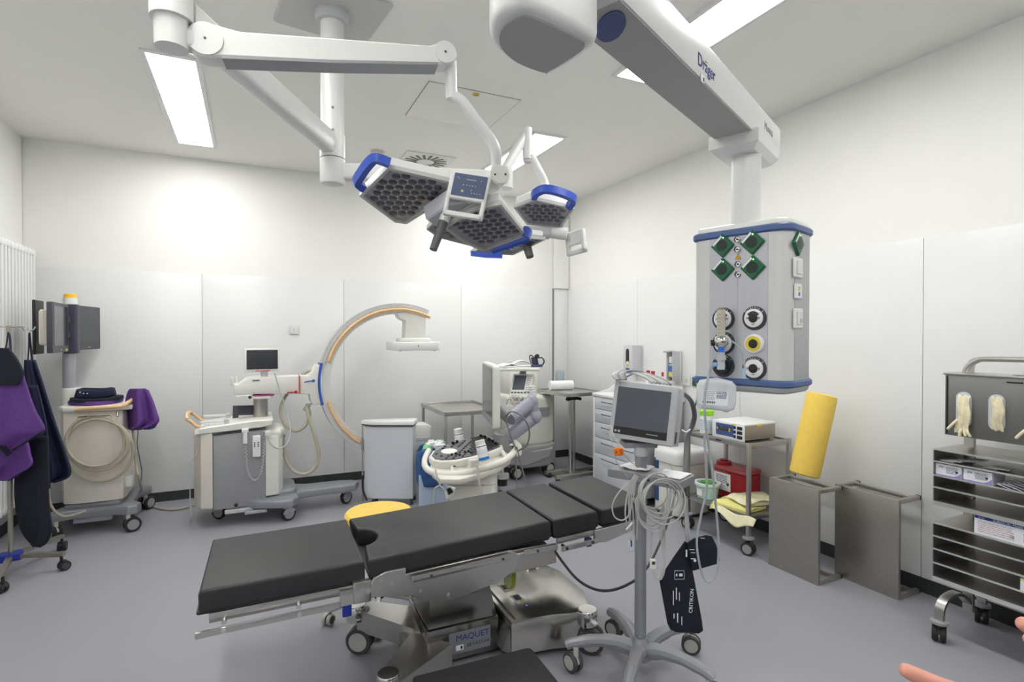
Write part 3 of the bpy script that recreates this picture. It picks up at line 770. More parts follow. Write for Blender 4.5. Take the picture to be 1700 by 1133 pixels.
# ------------------------------------------------------------ operating table
vinyl = mat('black_vinyl', (40, 40, 43), .5, 0, .1, 80, .06, 500)
ot = thing('operating_table', 'long black padded operating table on a steel column base in the centre', 'operating table', (.869, 2.462, 0), R(-1.4))
def slope(deg): a = R(deg); return FR((-.45, 0, .601), (math.cos(a), 0, math.sin(a)), (0, 1, 0))
FM_, FLg = slope(2.88), slope(1.16)
HW = .272
def pad(name, u0, u1, F, notch=False, v0=-HW, v1=HW, th=.078):
    p = [(u0, v0), (u1, v0), (u1, v1), (u0, v1)]
    if notch:
        p = [(u0, v0), (u1, v0), (u1, v1), (u0, v1)] + [(u0 + .085 * math.cos(R(a)), .0 + .11 * math.sin(R(a))) for a in range(80, -81, -16)]
    return MB().prism(p, -th, 0, F, .013, 3, .005).build(name, vinyl, ot)
pad('leg_pad', -.59, -.012, FLg)
pad('seat_pad', .0, .828, FM_, True)
pad('back_pad', .84, 1.083, FM_)
pad('head_pad', 1.107, 1.385, FM_, th=.075)
under = mat('pad_board_dark', (26, 26, 28), .5)
for nm, a, b, F in (('pad_board', -.6, -.01, FLg), ('pad_board', .005, .825, FM_), ('pad_board', .845, 1.08, FM_), ('pad_board', 1.112, 1.38, FM_)):
    MB().rbox(((a + b) / 2, 0, -.084), (b - a, HW * 2 - .01, .01), .012, .003, F).build(nm, under, ot)
def sbx(u0, u1, z0, z1, v, th, name, m=steel_h, F=None):
    return MB().rbox(((u0 + u1) / 2, v, (z0 + z1) / 2), (u1 - u0, th, z1 - z0), .003, .0015, F).build(name, m, ot)
for sg in (-1, 1):
    v = sg * .262
    # leg section frame and rail
    sbx(-.56, -.02, -.125, -.09, v, .012, 'leg_frame', steel_h, FLg)
    sbx(-.6, -.11, -.152, -.13, sg * .305, .012, 'accessory_rail', steel_h, FLg)
    sbx(-.11, -.02, -.155, -.095, sg * .278, .03, 'rail_end_block', steel_h, FLg)
    for u in (-.51, -.26):
        MB().cyl(FLg @ V((u, sg * .262, -.118)), FLg @ V((u, sg * .3, -.118)), .009, n=12).cyl(FLg @ V((u, sg * .3, -.141)), FLg @ V((u, sg * .313, -.141)), .0085, n=14).build('rail_bolt', chrome, ot)
    # hinge at the knee
    MB().rbox((-.475, sg * .285, .487), (.07, .03, .085), .008).build('hinge_block', steel, ot)
    for u in (-.475, -.452): MB().cyl((u, sg * .298, .49), (u, sg * .303, .49), .011, n=16).build('hinge_bolt', mgrey, ot)
    # big side plate
    pl = [(-.46, .46), (-.43, .53), (-.38, .548), (-.3, .549), (-.3, .524), (.17, .546), (.215, .515), (.19, .455), (.116, .418), (-.05, .384), (-.158, .38), (-.27, .43)]
    Fv = FR((0, sg * .282, 0), (1, 0, 0), (0, 0, 1))
    MB().prism(pl, -.008, .008, Fv, .002).build('side_plate', steel_h, ot)
    MB().prism([(.17, .44), (.4, .45), (.4, .537), (.17, .522)], -.012, .006, Fv, .002).build('side_plate_extension', steel_d, ot)
    for u, z in ((-.4, .52), (-.36, .5), (-.24, .445), (-.12, .405), (.08, .43)): MB().cyl((u, sg * .288, z), (u, sg * .293, z), .007, n=12).build('plate_bolt', mgrey, ot)
    MB().rbox((-.06, sg * .308, .516), (.44, .011, .026), .003, .002, Matrix.Rotation(R(-2.7), 4, (0, 1, 0)) @ Matrix.Translation((.024, 0, .003))).build('accessory_rail', steel_h, ot)
    MB().rbox((.31, sg * .308, .532), (.17, .011, .026), .003, .002).build('accessory_rail', steel_h, ot)
    for u, z in ((-.2, .51), (.12, .525), (.29, .532)): MB().cyl((u, sg * .29, z), (u, sg * .318, z), .006, n=12).build('rail_bolt', dgrey, ot)
    # back section
    sbx(.86, 1.08, -.118, -.09, v, .012, 'back_frame', steel_h, FM_)
    sbx(.865, 1.06, -.142, -.12, sg * .3, .011, 'accessory_rail', steel_h, FM_)
    for u in (.89, 1.03): MB().cyl(FM_ @ V((u, sg * .26, -.13)), FM_ @ V((u, sg * .31, -.13)), .007, n=12).build('rail_bolt', dgrey, ot)
    # head section brackets
    MB().prism([(1.06, -.15), (1.12, -.16), (1.3, -.13), (1.3, -.085), (1.06, -.09)], -.008, .008, FM_ @ FR((0, sg * .27, 0), (1, 0, 0), (0, 0, 1)), .002).build('head_bracket', steel_h, ot)
    MB().rbox((-.53, sg * .27, .42), (.035, .02, .055), .006).build('release_lever', cobalt, ot)
    MB().rbox((.6, sg * .24, .5), (.03, .03, .04), .006).build('release_lever', cobalt, ot)
# steel frame under the seat and the lifting column
MB().rbox((0, 0, .5), (.76, .5, .06), .02).build('seat_frame', steel_d, ot)
MB().cyl((0, -.25, .42), (0, .25, .42), .05, n=24).build('tilt_axle', dgrey, ot)
MB().prism([(-.15, -.13), (.14, -.13), (.14, .17), (-.15, .17)], .37, .47, None, .02).build('column_bellows', rubber, ot)
cm = MB(); q0 = [(-.165, -.13), (.17, -.13), (.17, .2), (-.165, .2)]; q1 = [(-.14, -.09), (.13, -.09), (.13, .16), (-.14, .16)]
cm.add([(*p, .17) for p in q0] + [(*p, .38) for p in q1], [(0, 1, 5, 4), (1, 2, 6, 5), (2, 3, 7, 6), (3, 0, 4, 7), (0, 3, 2, 1), (4, 5, 6, 7)])
cm.build('column_skirt', mat('polished_box_steel', (140, 138, 134), .14, 1.), ot)
cbx = MB().rbox((.0, .03, .105), (.345, .34, .155), .006, .003).build('column_box', mat('polished_box_steel', (140, 138, 134), .14, 1., .05, 30), ot)
Fl = FR((.0, -.1415, 0), (1, 0, 0), (0, 0, 1))
lab = MB().prism(rrect(.2, .098, .004, 3, .03, .103), 0, .0015, Fl).build('name_plate', mat('plate_silver', (150, 152, 158), .4, .5), cbx)
text('lettering', 'MAQUET', .038, Fl @ Matrix.Translation((.042, .122, .002)), inkb, cbx, sx=1.05)
text('lettering', 'BETASTAR', .022, Fl @ Matrix.Translation((.07, .082, .002)), ink, cbx, sx=1.1)
st = MB().prism(rrect(.036, .024, .001, 2, -.02, .079), .0015, .0022, Fl).build('sticker', label_w, cbx)
MB().box((-.012, .079, .0025), (.009, .014, .0008), Fl).build('sticker_mark', ink, cbx)
# base: right hand plate
pr_ = [(.19, -.25), (.3, -.25), (.4, -.262), (.48, -.285), (.56, -.29), (.6, -.25), (.655, -.12), (.66, .15), (.62, .26), (.56, .29), (.48, .285), (.4, .265), (.3, .25), (.19, .25)]
MB().prism(pr_, .032, .2, None, .012, 2).build('base_plate', mat('polished_steel_sheet', (200, 197, 192), .2, .97, .04, 12), ot)
wd = MB(); wd.add([(.165, -.2, .05), (.165, .2, .05), (.165, .2, .06), (.165, -.2, .06), (.2, -.25, .05), (.2, .25, .05), (.2, .25, .195), (.2, -.25, .195)], [(0, 1, 2, 3), (4, 7, 6, 5), (3, 2, 6, 7), (0, 4, 5, 1), (0, 3, 7, 4), (1, 5, 6, 2)])
wd.build('base_slope', steel_h, ot)
MB().rbox((.215, 0, .201), (.012, .46, .004), .002).build('cover_joint', dgrey, ot)
for k, (u, v) in enumerate(((.30, .07), (.31, -.06))):
    o = MB().prism(rrect(.05, .09, .002), .2, .2008, Matrix.Translation((u, v, 0)) @ Matrix.Rotation(R(4), 4, 'Z')).build('pictogram_label', lgrey, ot)
    MB().prism(rrect(.032, .05, .004), .2008, .2012, Matrix.Translation((u, v + .01, 0))).build('pictogram', ink, o)
    if k: MB().prism([(-.015, -.012), (.015, -.012), (0, .014)], .2008, .2013, Matrix.Translation((u + .005, v - .032, 0))).build('pictogram_triangle', mat('sign_lime', (190, 200, 60), .5), o)
o = MB().cyl((.32, -.135, .2), (.32, -.135, .2009), .013, n=20).build('round_label', inkb, ot)
MB().prism([(-.006, -.005), (.006, -.005), (0, .008)], .2009, .2013, Matrix.Translation((.32, -.135, 0))).build('label_mark', label_w, o)
# base: left hand arms
def wedge(p0, p1, w0, w1, za, zb):
    p0, p1 = V(p0), V(p1); d = (p1 - p0).normalized(); n = V((-d.y, d.x, 0)); m = MB()
    m.add([p0 + n * w0 + V((0, 0, .035)), p0 - n * w0 + V((0, 0, .035)), p1 - n * w1 + V((0, 0, zb - .1 if zb > .15 else .04)), p1 + n * w1 + V((0, 0, zb - .1 if zb > .15 else .04)),
           p0 + n * w0 + V((0, 0, za)), p0 - n * w0 + V((0, 0, za)), p1 - n * w1 + V((0, 0, zb)), p1 + n * w1 + V((0, 0, zb))],
          [(0, 3, 2, 1), (4, 5, 6, 7), (0, 1, 5, 4), (1, 2, 6, 5), (2, 3, 7, 6), (3, 0, 4, 7)])
    return m
wedge((-.14, .08, 0), (-.42, .17, 0), .11, .05, .13, .215).build('base_arm', steel_h, ot)
wedge((-.14, -.1, 0), (-.36, -.29, 0), .11, .055, .13, .12).build('base_arm', steel_h, ot)
MB().rbox((-.2, 0, .08), (.12, .3, .09), .02).build('base_bridge', steel, ot)
for (u, v, hd, zt) in ((-.436, .15, 2.6, .22), (.56, -.3, -.6, .2), (.56, .29, .7, .2), (-.375, -.3, 3.4, .135)):
    r = .062 if zt > .15 else .042
    caster(ot, (u + .02, v, 0), r, .028, hd, lgrey, grubber, wheelg, True, zt - .01, False)
    MB().lathe([(.044, zt - .06), (.046, zt - .02), (.046, zt + .004), (.042, zt + .01)], (u, v, 0), n=28).build('caster_cap', chrome, ot)
    MB().rbox((u + .0, v - .05, zt - .03), (.022, .05, .008), .003).build('brake_pedal', lgrey, ot)
# hook and earth cable coil
for k in range(5):
    c = V((.2 + .006 * k, -.2, .375)); a = .2 * k
    MB().tube([c + V((.022 * math.cos(b) * math.cos(a), .022 * math.cos(b) * math.sin(a), .045 * math.sin(b))) for b in [2 * math.pi * i / 14 for i in range(14)]], .0024, 6, True).build('earth_cable', mat('green_yellow_cable', (150, 164, 40), .5), ot)
# black mains cable sagging from the table towards the monitor stand
a = [onD(921, 915, 2.33), onD(935, 935, 2.32), onD(958, 962, 2.3), onD(985, 978, 2.3), onD(1012, 981, 2.32), onD(1040, 972, 2.4), onD(1064, 955, 2.5), onD(1085, 925, 2.7), onD(1108, 870, 3.0), onD(1118, 835, 3.2), onD(1123, 805, 3.3)]
tag(MB().tube(a, .006, 8, sm=6).build('mains_cable', cable_k), 'black cable sagging in an arc from the table edge past the monitor stand', 'cable')

# ------------------------------------------------------------ step stool in the foreground
P0, P1, P2 = onZ(880, 1074, .2), onZ(690, 1122, .2), onZ(930, 1133, .2)
ex = (P0 - P1).normalized(); ey = V((-ex.y, ex.x, 0))
fs = thing('step_stool', 'black topped steel step stool in the foreground beside the table base', 'step stool', (P0 - ex * .25 - ey * .2).to_tuple()[:2] + (0,))
Fs = FR((0, 0, 0), ex, ey)
MB().prism(rrect(.5, .4, .02), .175, .2, Fs, .006, 2).build('tread', mat('step_black_rubber', (34, 34, 36), .6, 0, .1, 60, .1, 300), fs)
MB().prism(rrect(.49, .39, .012), .155, .175, Fs).build('tread_frame', steel_d, fs)
for sx_ in (-1, 1):
    for sy_ in (-1, 1): MB().rbox((sx_ * .22, sy_ * .17, .079), (.025, .025, .155), .003, .002, Fs).build('leg', steel, fs)
    MB().rbox((sx_ * .22, 0, .03), (.025, .32, .025), .003, .002, Fs).build('stretcher', steel, fs)

# ------------------------------------------------------------ yellow round stool
ys = thing('round_stool', 'yellow round seat of a swivel stool behind the operating table', 'stool', (.615, 2.955, 0))
MB().lathe([(.16, .485), (.178, .495), (.182, .515), (.18, .54), (.168, .552), (.002, .555)], n=40).build('seat', mat('yellow_vinyl', (236, 200, 88), .45, 0, .03, 30), ys)
MB().lathe([(.14, .47), (.16, .485)], n=32).build('seat_base', black, ys)
MB().cyl((0, 0, .28), (0, 0, .475), .014, n=16).build('gas_lift', chrome, ys)
MB().cyl((0, 0, .08), (0, 0, .3), .025, .022, n=18).build('column_sleeve', black, ys)
for k in range(5):
    a = math.pi + .05 + k * 2 * math.pi / 5
    MB().tube([(0.02 * math.cos(a), .02 * math.sin(a), .1), (.15 * math.cos(a), .15 * math.sin(a), .09), (.265 * math.cos(a), .265 * math.sin(a), .07)], .014, 8).build('base_leg', chrome, ys)
    caster(ys, (.265 * math.cos(a), .265 * math.sin(a), 0), .027, .02, a + .7, black, wheelg, dgrey, True, .075)

# ------------------------------------------------------------ patient monitor on its roll stand
HX, HY = 1.545, 1.915
ms = thing('monitor_stand', 'grey five-legged roll stand carrying the patient monitor', 'roll stand', (HX, HY, 0))
stg = mat('stand_grey_paint', (150, 152, 157), .35, .3, .03, 40)
MB().cyl((0, 0, .13), (0, 0, 1.0), .0255, n=24).build('pole', stg, ms)
MB().lathe([(.05, .075), (.056, .1), (.05, .13), (.034, .155), (.03, .165)], n=28).build('hub', stg, ms)
for k in range(5):
    a = R(150 - 72 * k); c_, s_ = math.cos(a), math.sin(a)
    MB().tube([(.02 * c_, .02 * s_, .105), (.1 * c_, .1 * s_, .135), (.2 * c_, .2 * s_, .14), (.29 * c_, .29 * s_, .125), (.325 * c_, .325 * s_, .112)], .024, 10, sm=4, rad=(.034, .03, .026, .023, .021)).build('base_leg', stg, ms)
    caster(ms, (.31 * c_ + .01, .31 * s_ - .01, 0), .044, .02, a + (.5 if k % 2 else -.9), wheelg, grubber, wheelg, True, .115)
for dx in (-.014, .014): MB().cyl((dx - .012, -.0225, .185), (dx - .012, -.027, .185), .004, n=8).build('screw', chrome, ms)
# monitor
q = [onD(1021, 633, 2.44), onD(1128, 645, 2.3), onD(1114, 738, 2.27), onD(1013, 727, 2.41)]
ux = q[1] - q[0]; uy = q[0] - q[3]; cm_ = sum(q, V()) / 4; FMn = FR(cm_, ux, uy); w_, h_ = ux.length, uy.length
pm = thing('patient_monitor', 'grey framed patient monitor with a dark screen on the roll stand', 'monitor', cm_)
def mb(m, name, mt, parent=None): return m.build(name, mt, parent or pm, w=True)
case = mb(MB().prism(rrect(w_, h_, .008), -.11, 0, FMn, .006, 2), 'housing', lgrey)
n = 4; fr = rrect(w_ - .004, h_ - .004, .008); hole = [(-w_ / 2 + .02, -h_ / 2 + .02), (w_ / 2 - .03, -h_ / 2 + .02), (w_ / 2 - .03, h_ / 2 - .025), (-w_ / 2 + .02, h_ / 2 - .025)]
mb(MB().prism(hole, 0, .0015, FMn), 'screen', screen2, case)
mb(MB().prism([hole[0], hole[1], (hole[1][0], hole[1][1] + .032), (hole[0][0], hole[0][1] + .032)], .0012, .0025, FMn), 'lower_bezel', black, case)
for x in (.01, .026): mb(MB().prism(rrect(.01, .01, .003), .0025, .0035, FMn @ Matrix.Translation((hole[0][0] + x, hole[0][1] + .012, 0))), 'button', lgrey, case)
mb(MB().box((.05, hole[0][1] + .016, .003), (.05, .004, .0008), FMn), 'print', mgrey, case)
for x in [-.02 + .0062 * i for i in range(25)]:
    mb(MB().box((x, -h_ / 2 + .001, -.012), (.0025, .004, .02), FMn), 'vent_slot', dgrey, case)
mb(MB().box((w_ / 2 - .001, -h_ * .35, -.03), (.006, h_ * .2, .03), FMn), 'side_port', mat('port_navy', (40, 52, 84), .4), case)
mb(MB().cyl(FMn @ V((-w_ / 2 + .025, h_ / 2 - .012, 0)), FMn @ V((-w_ / 2 + .025, h_ / 2 - .012, .001)), .004, n=12), 'badge', mgrey, case)
bz = cm_.z - h_ / 2
MB().prism(rrect(.15, .1, .01), bz - 0.0 - .035, bz - .012, FR((.01, .03, 0), RT, V((0, 0, 1)).cross(RT)), .004).build('mount_plate', mgrey, ms)
MB().cyl((0, 0, .97), (0, 0, bz - .03), .03, n=24).build('mount_collar', lgrey, ms)
# cross tray
ta, tb = onD(1008, 785, 2.42), onD(1130, 806, 2.2)
tu = (tb - ta); tu.z = 0; tw = tu.length; tn = V((-tu.y, tu.x, 0)).normalized(); tc = (ta + tb) / 2
Ft = FR((tc.x - HX, tc.y - HY, tc.z), tu, tn)
tray = MB().prism(rrect(tw, .15, .006, 3, 0, .075), -.02, .016, Ft, .003).build('tray', stg, ms)
MB().cyl(Ft @ V((.03, -.001, -.002)), Ft @ V((.03, -.004, -.002)), .006, n=12).build('screw', dgrey, ms)
tag_y = MB().box((-.026, 0, .9), (.001, .018, .05)).build('yellow_tag', mat('tag_yellow', (222, 170, 40), .5), ms)
# papers and cloth on the tray
pp = Ft @ V((0, 0, .018)); pp = V((pp.x + HX, pp.y + HY, pp.z))
rt = Ft.to_3x3()
def crumple(o, w, d, h, seed, n=8):
    rd = random.Random(seed); hs_ = {}
    def f(u, v):
        return o + rt @ V(((u - .5) * w, (v - .5) * d, h * (.25 + .75 * math.sin(math.pi * u) * math.sin(math.pi * v)) * (.6 + .4 * math.sin(9 * u + seed) * math.cos(7 * v - seed))))
    return MB().grid(f, n, n)
o_ = pp + rt @ V((-.07, .085, .0)); tag(crumple(o_, .13, .09, .035, 3).build('crumpled_cloth', paper, solid=.003), 'crumpled white cloth lying on the left of the stand tray', 'cloth')
o_ = pp + rt @ V((.1, .08, .0)); tag(crumple(o_, .12, .12, .012, 5).build('paper_sheet', paper, solid=.002), 'white papers lying on the right of the stand tray', 'papers')
# cables
sc = thing('sensor_cables', 'tangle of pale grey sensor cables hanging from the stand tray', 'cables', (HX, HY, .8))
def cab(pts, r, mt=cable_w, name='cable', par=None, sm=6): return MB().tube([onD(*p) for p in pts], r, 7, sm=sm).build(name, mt, par or sc, w=True)
t0 = 2.24
for i in range(4):
    x = 1046 + 2.5 * i
    cab([(1054 + 2 * i, 788 + i, t0), (x - 3, 815, t0 - .01), (x - 8 + 4 * i, 850, t0 - .015), (x - 5 + 3 * i, 872 + 8 * i, t0)], .0032)
for i in range(6):     # coil on the right of the pole
    cx_, cy_, rx, ry = 1092 + 4 * i - 8, 818 + 3 * i, 24 + 2 * i, 26 + (i % 3) * 6
    pts = [(cx_ + rx * math.cos(a) * 1.0, cy_ + ry * math.sin(a), t0 - .02 - .006 * i + .02 * math.cos(a)) for a in [2 * math.pi * k / 16 + .3 * i for k in range(16)]]
    MB().tube([onD(*p) for p in pts], .0034, 7, True, sm=3).build('cable_loop', cable_w, sc, w=True)
for i in range(3):
    pts = [(1078 + 3 * i, 802, t0 - .03), (1062 - 3 * i, 830, t0 - .04), (1062 + 2 * i, 862 + 5 * i, t0 - .04), (1085 + 5 * i, 872 + 5 * i, t0 - .04), (1104 + 3 * i, 850, t0 - .04), (1108 + 3 * i, 815, t0 - .04)]
    cab(pts, .0032)
cab([(1058, 790, t0), (1030, 815, t0 - .02), (1017, 838, t0 - .02), (1020, 858, t0 - .02), (1034, 864, t0 - .02), (1046, 850, t0 - .02), (1056, 800, t0)], .003)
cab([(1050, 795, t0), (1047, 840, t0), (1046, 895, t0)], .0025)
clip = MB().prism(rrect(.022, .042, .006), -.008, .008, FR(onD(1047.5, 907, t0), RT, (0, 0, 1)), .004).build('finger_clip', mat('clip_pale_blue', (196, 204, 222), .35), sc, w=True)
MB().prism(rrect(.009, .026, .004), -.0085, .0085, FR(onD(1047.5, 903, t0), RT, (0, 0, 1)), .002).build('clip_pad', black, clip, w=True)
cab([(1084, 872, t0 - .02), (1081, 900, t0 - .01), (1080, 926, t0)], .003)
MB().prism(rrect(.022, .04, .003), -.01, .01, FR(onD(1084, 937, t0), RT, (0, 0, 1)), .003).build('lead_block', offw, sc, w=True)
MB().box((0, .008, .0105), (.012, .012, .001), FR(onD(1084, 937, t0), RT, (0, 0, 1))).build('block_print', ink, sc, w=True)
for i in range(4): cab([(1108 - 2 * i, 822 + 4 * i, t0 - .03), (1094 + 3 * i, 860, t0 - .02), (1098 + 2 * i, 900, t0 - .01), (1104 - i, 940, t0), (1098 - i * 2, 962, t0), (1089 - i, 958, t0), (1084, 948, t0)], .0022)
cab([(1040, 880, t0 - .03), (1050, 868, t0 - .03)], .004, white, 'cable_tie', sm=0)
# orange plug hanging on thin leads beside the monitor
op = thing('orange_plug', 'small orange connector hanging on thin leads left of the monitor', 'connector', onD(1027, 750, 2.2))
MB().prism(rrect(.036, .032, .007), -.008, .008, FR(onD(1027, 750, 2.2), RT, UP + RT * .25), .003).build('shell', mat('orange_plastic', (246, 132, 22), .4), op, w=True)
for k in range(3): MB().box((.004 + .006 * k, 0, .0085), (.002, .022, .002), FR(onD(1027, 750, 2.2), RT, UP + RT * .25)).build('rib', mat('orange_dark', (200, 90, 10), .45), op, w=True)
MB().cyl(onD(1023.5, 751, 2.19), onD(1023.5, 751, 2.188), .003, n=10).build('pin', black, op, w=True)
MB().tube([onD(1012, 718, 2.3), onD(1016, 735, 2.22), onD(1020, 752, 2.21), onD(1024, 768, 2.22), onD(1034, 782, 2.25), onD(1043, 793, 2.26)], .0018, 6, sm=5).build('lead', cable_w, op, w=True)
MB().tube([onD(1014, 705, 2.3), onD(1020, 726, 2.22), onD(1032, 748, 2.2), onD(1046, 766, 2.24), onD(1055, 772, 2.28)], .0018, 6, sm=5).build('lead', cable_w, op, w=True)
# bundle of hoses lying on top of the monitor
hb = thing('hose_bundle', 'looped grey hoses lying on top of the patient monitor', 'hoses', onD(1065, 628, 2.38))
for i in range(6):
    pts = [(1024 + 3 * i, 631, 2.4), (1018 + 4 * i, 624 - i, 2.42), (1026 + 5 * i, 618 - (i % 3), 2.44), (1048 + 6 * i, 619 + i * .6, 2.44), (1070 + 6 * i, 627 + i * .7, 2.41), (1084 + 6 * i, 636 + i * 0.6, 2.37)]
    MB().tube([onD(*p) for p in pts], .006, 8, sm=5).build('hose', (lgrey, cable_w, mgrey)[i % 3], hb, w=True)
MB().tube([onD(1034, 630, 2.43), onD(1055, 620, 2.46), onD(1080, 628, 2.43)], .005, 8, sm=5).build('hose', mat('pale_blue_hose', (150, 178, 216), .45), hb, w=True)
# cuff with its hoses
cf = thing('pressure_cuff', 'dark navy blood pressure cuff with white print hanging beside the stand', 'blood pressure cuff', onD(1140, 970, 2.3))
def sheet(px, t, dz, name, th=.012, mt=navyd):
    P = onD(px[0][0], px[0][1], t); N = -FW + RT * dz; N.normalize()
    pts = [onP(a, b, P, N) for a, b in px]; x = RT - N * RT.dot(N); F = FR(P, x, N.cross(x)); Fi = F.inverted()
    p2 = [(Fi @ q).to_2d() for q in pts]
    return MB().prism([(a.x, a.y) for a in p2], -th / 2, th / 2, F, th * .35, 2).build(name, mt, cf, w=True), F
cu_, Fc_ = sheet([(1137, 899), (1118, 926), (1097, 958), (1095, 966), (1108, 1036), (1113, 1046), (1122, 1050), (1160, 1052), (1167, 1047), (1165, 1030), (1152, 960), (1146, 930), (1146, 905)], 2.3, .05, 'cuff_body')
fl_, Ff_ = sheet([(1140, 902), (1152, 894), (1172, 889), (1182, 891), (1189, 905), (1195, 930), (1192, 936), (1150, 948), (1146, 930)], 2.285, -.1, 'cuff_flap', .014, navyd)
def cpt(px, py, F):
    q = F.inverted() @ onP(px, py, F.translation, F.to_3x3() @ V((0, 0, 1))); return q.x, q.y
x, y = cpt(1147, 997, Fc_); text('lettering', 'CRITIKON', .022, Fc_ @ Matrix.Translation((x, y, .0066)) @ Matrix.Rotation(R(86), 4, 'Z'), label_w, cu_, w=True)
pm_ = MB()
for px, py, w, h in ((1122, 985, .004, .05), (1117, 992, .003, .06), (1127, 990, .003, .035), (1124, 1025, .004, .04), (1131, 1030, .003, .035), (1118, 1022, .004, .02)):
    x, y = cpt(px, py, Fc_); pm_.box((x, y, .0068), (w, h, .0008), Fc_)
x, y = cpt(1127, 954, Fc_)
for a, b_, c, d in ((0, .018, .04, .0014), (0, -.018, .04, .0014), (-.02, 0, .0014, .036), (.02, 0, .0014, .036), (.006, 0, .014, .012), (-.012, 0, .006, .01)): pm_.box((x + a, y + b_, .0068), (c, d, .0008), Fc_)
o = pm_.build('print', label_w, cu_, w=True); o['kind'] = 'stuff'
pm_ = MB()
for px, py, w, h in ((1139, 918, .006, .03), (1148, 912, .02, .003), (1150, 917, .018, .002), (1150, 927, .02, .003), (1166, 893, .018, .002)):
    x, y = cpt(px, py, Ff_); pm_.box((x, y, .0078), (w, h, .0008), Ff_)
x, y = cpt(1153, 930, Ff_); pm_.cyl(Ff_ @ V((x, y, .0074)), Ff_ @ V((x, y, .0082)), .006, n=10)
o = pm_.build('print', label_w, fl_, w=True); o['kind'] = 'stuff'
for dx in (0, 4):
    MB().tube([onD(1141 + dx, 905, 2.3), onD(1140 + dx, 888, 2.34), onD(1138 + dx * .6, 850, 2.5), onD(1136 + dx * .5, 800, 2.6), onD(1137 + dx * .4, 765, 2.66), onD(1139 + dx * .5, 730, 2.7), onD(1147 + dx, 708, 2.7), onD(1151 + dx, 690, 2.66), onD(1146 + dx, 668, 2.58), onD(1136 + dx * .5, 655, 2.48), onD(1126, 651, 2.4)], .0065, 8, sm=5).build('cuff_hose', cable_g, cf, w=True)
MB().cyl(onD(1138.5, 806, 2.595), onD(1139.5, 826, 2.56), .016, n=14).build('hose_connector', black, cf, w=True)
MB().tube([onD(1132, 714, 2.69), onD(1139, 718, 2.68), onD(1146, 713, 2.69)], .004, 6, sm=3).build('hose_clip', white, cf, w=True)
# ------------------------------------------------------------ cloth helper
def cloth(rows, t, amp, folds, name, mt, parent=None, th=.008, nu=26, nv=6, seed=0, lean=0., bulge=0.):
    """hanging cloth: rows of (y, x-left, x-right) at distance t, with folds in depth"""
    rr = [V((a, b, c)) for a, b, c in rows]
    rr = cat(rr, nv)
    n = len(rr) - 1
    def f(u, v):
        r = rr[round(v * n)]
        x = r.y + (r.z - r.y) * u
        d = amp * (.35 + .65 * v) * math.sin(folds * 2 * math.pi * u + seed + 1.3 * v) + lean * v - bulge * math.sin(math.pi * u)
        return onD(x, r.x, t + d)
    m = MB().grid(f, nu, n)
    return m.build(name, mt, parent, w=parent is not None, solid=th, ang=80)
# ------------------------------------------------------------ coat rack with lead aprons
RX, RY = -1.375, 4.43
cr = thing('coat_rack', 'rolling garment rack with a blue hub and black casters at the left edge', 'garment rack', (RX, RY, 0))
rackm = mat('rack_steel', (176, 170, 158), .3, .9, .05, 40)
MB().cyl((0, 0, .1), (0, 0, 1.56), .0135, n=16).build('pole', rackm, cr)
MB().prism(rrect(.12, .085, .02), .085, .135, Matrix.Rotation(R(12), 4, 'Z'), .01).build('hub', cobalt, cr)
for k, (dx, dy) in enumerate(((.285, -.075), (.175, .33), (.05, -.31), (-.25, -.14), (-.22, .2))):
    MB().tube([(0, 0, .11), (dx * .5, dy * .5, .108), (dx, dy, .1)], .01, sq=(.032, .024)).build('base_leg', rackm, cr)
    caster(cr, (dx, dy, 0), .031, .02, .6 + k, black, rubber, dgrey, True, .095)
for a in (0, 1.5, 3.1, 4.6):
    c_, s_ = math.cos(a - .3), math.sin(a - .3)
    MB().tube([(0, 0, 1.55), (.07 * c_, .07 * s_, 1.555), (.1 * c_, .1 * s_, 1.55), (.12 * c_, .12 * s_, 1.53), (.14 * c_, .14 * s_, 1.535), (.15 * c_, .15 * s_, 1.555)], .0035, 6, sm=3).build('hook', chrome, cr)
gp_ = 'lead aprons on the rack'
a1 = thing('lead_apron', 'dark navy apron hanging by a strap, rightmost on the rack', 'apron', onD(80, 700, 3.54), 0, gp_)
cloth([(598, 42, 57), (640, 41, 71), (700, 48, 90), (750, 58, 107), (788, 68, 116), (801, 74, 90)], 3.55, .03, 1.5, 'panel', navy, a1, .014)
MB().tube([onD(46, 604, 3.55), onD(48, 575, 3.54), onD(48.5, 553, 3.5), onD(51, 575, 3.54), onD(54, 604, 3.55)], .004, sq=(.014, .004), sm=4).build('strap', navyd, a1, w=True)
a2 = thing('lead_apron', 'long black navy apron hanging lowest in front of the rack pole', 'apron', onD(60, 830, 3.42), 0, gp_)
cloth([(725, 35, 80), (790, 25, 80), (840, 26, 82), (878, 34, 86), (898, 46, 80), (908, 56, 66)], 3.4, .02, 1, 'panel', navyd, a2, .016)
a3 = thing('lead_apron', 'navy apron between the purple vest and the rightmost apron', 'apron', onD(60, 740, 3.44), 0, gp_)
cloth([(640, 30, 62), (700, 35, 76), (750, 38, 80), (790, 30, 82), (812, 66, 82)], 3.45, .02, 1.2, 'panel', navy, a3, .012)
a4 = thing('lead_apron', 'purple vest with black shoulders hanging at the left edge', 'apron', onD(20, 650, 3.3), 0, gp_)
cloth([(578, -40, 14), (600, -60, 30), (622, -70, 38), (640, -72, 30)], 3.27, .015, .7, 'shoulder_yoke', navyd, a4, .016)
cloth([(612, -70, 36), (640, -75, 44), (680, -80, 58), (714, -80, 74), (728, -70, 52), (746, -60, 22)], 3.29, .03, 1.1, 'panel', purple, a4, .012)
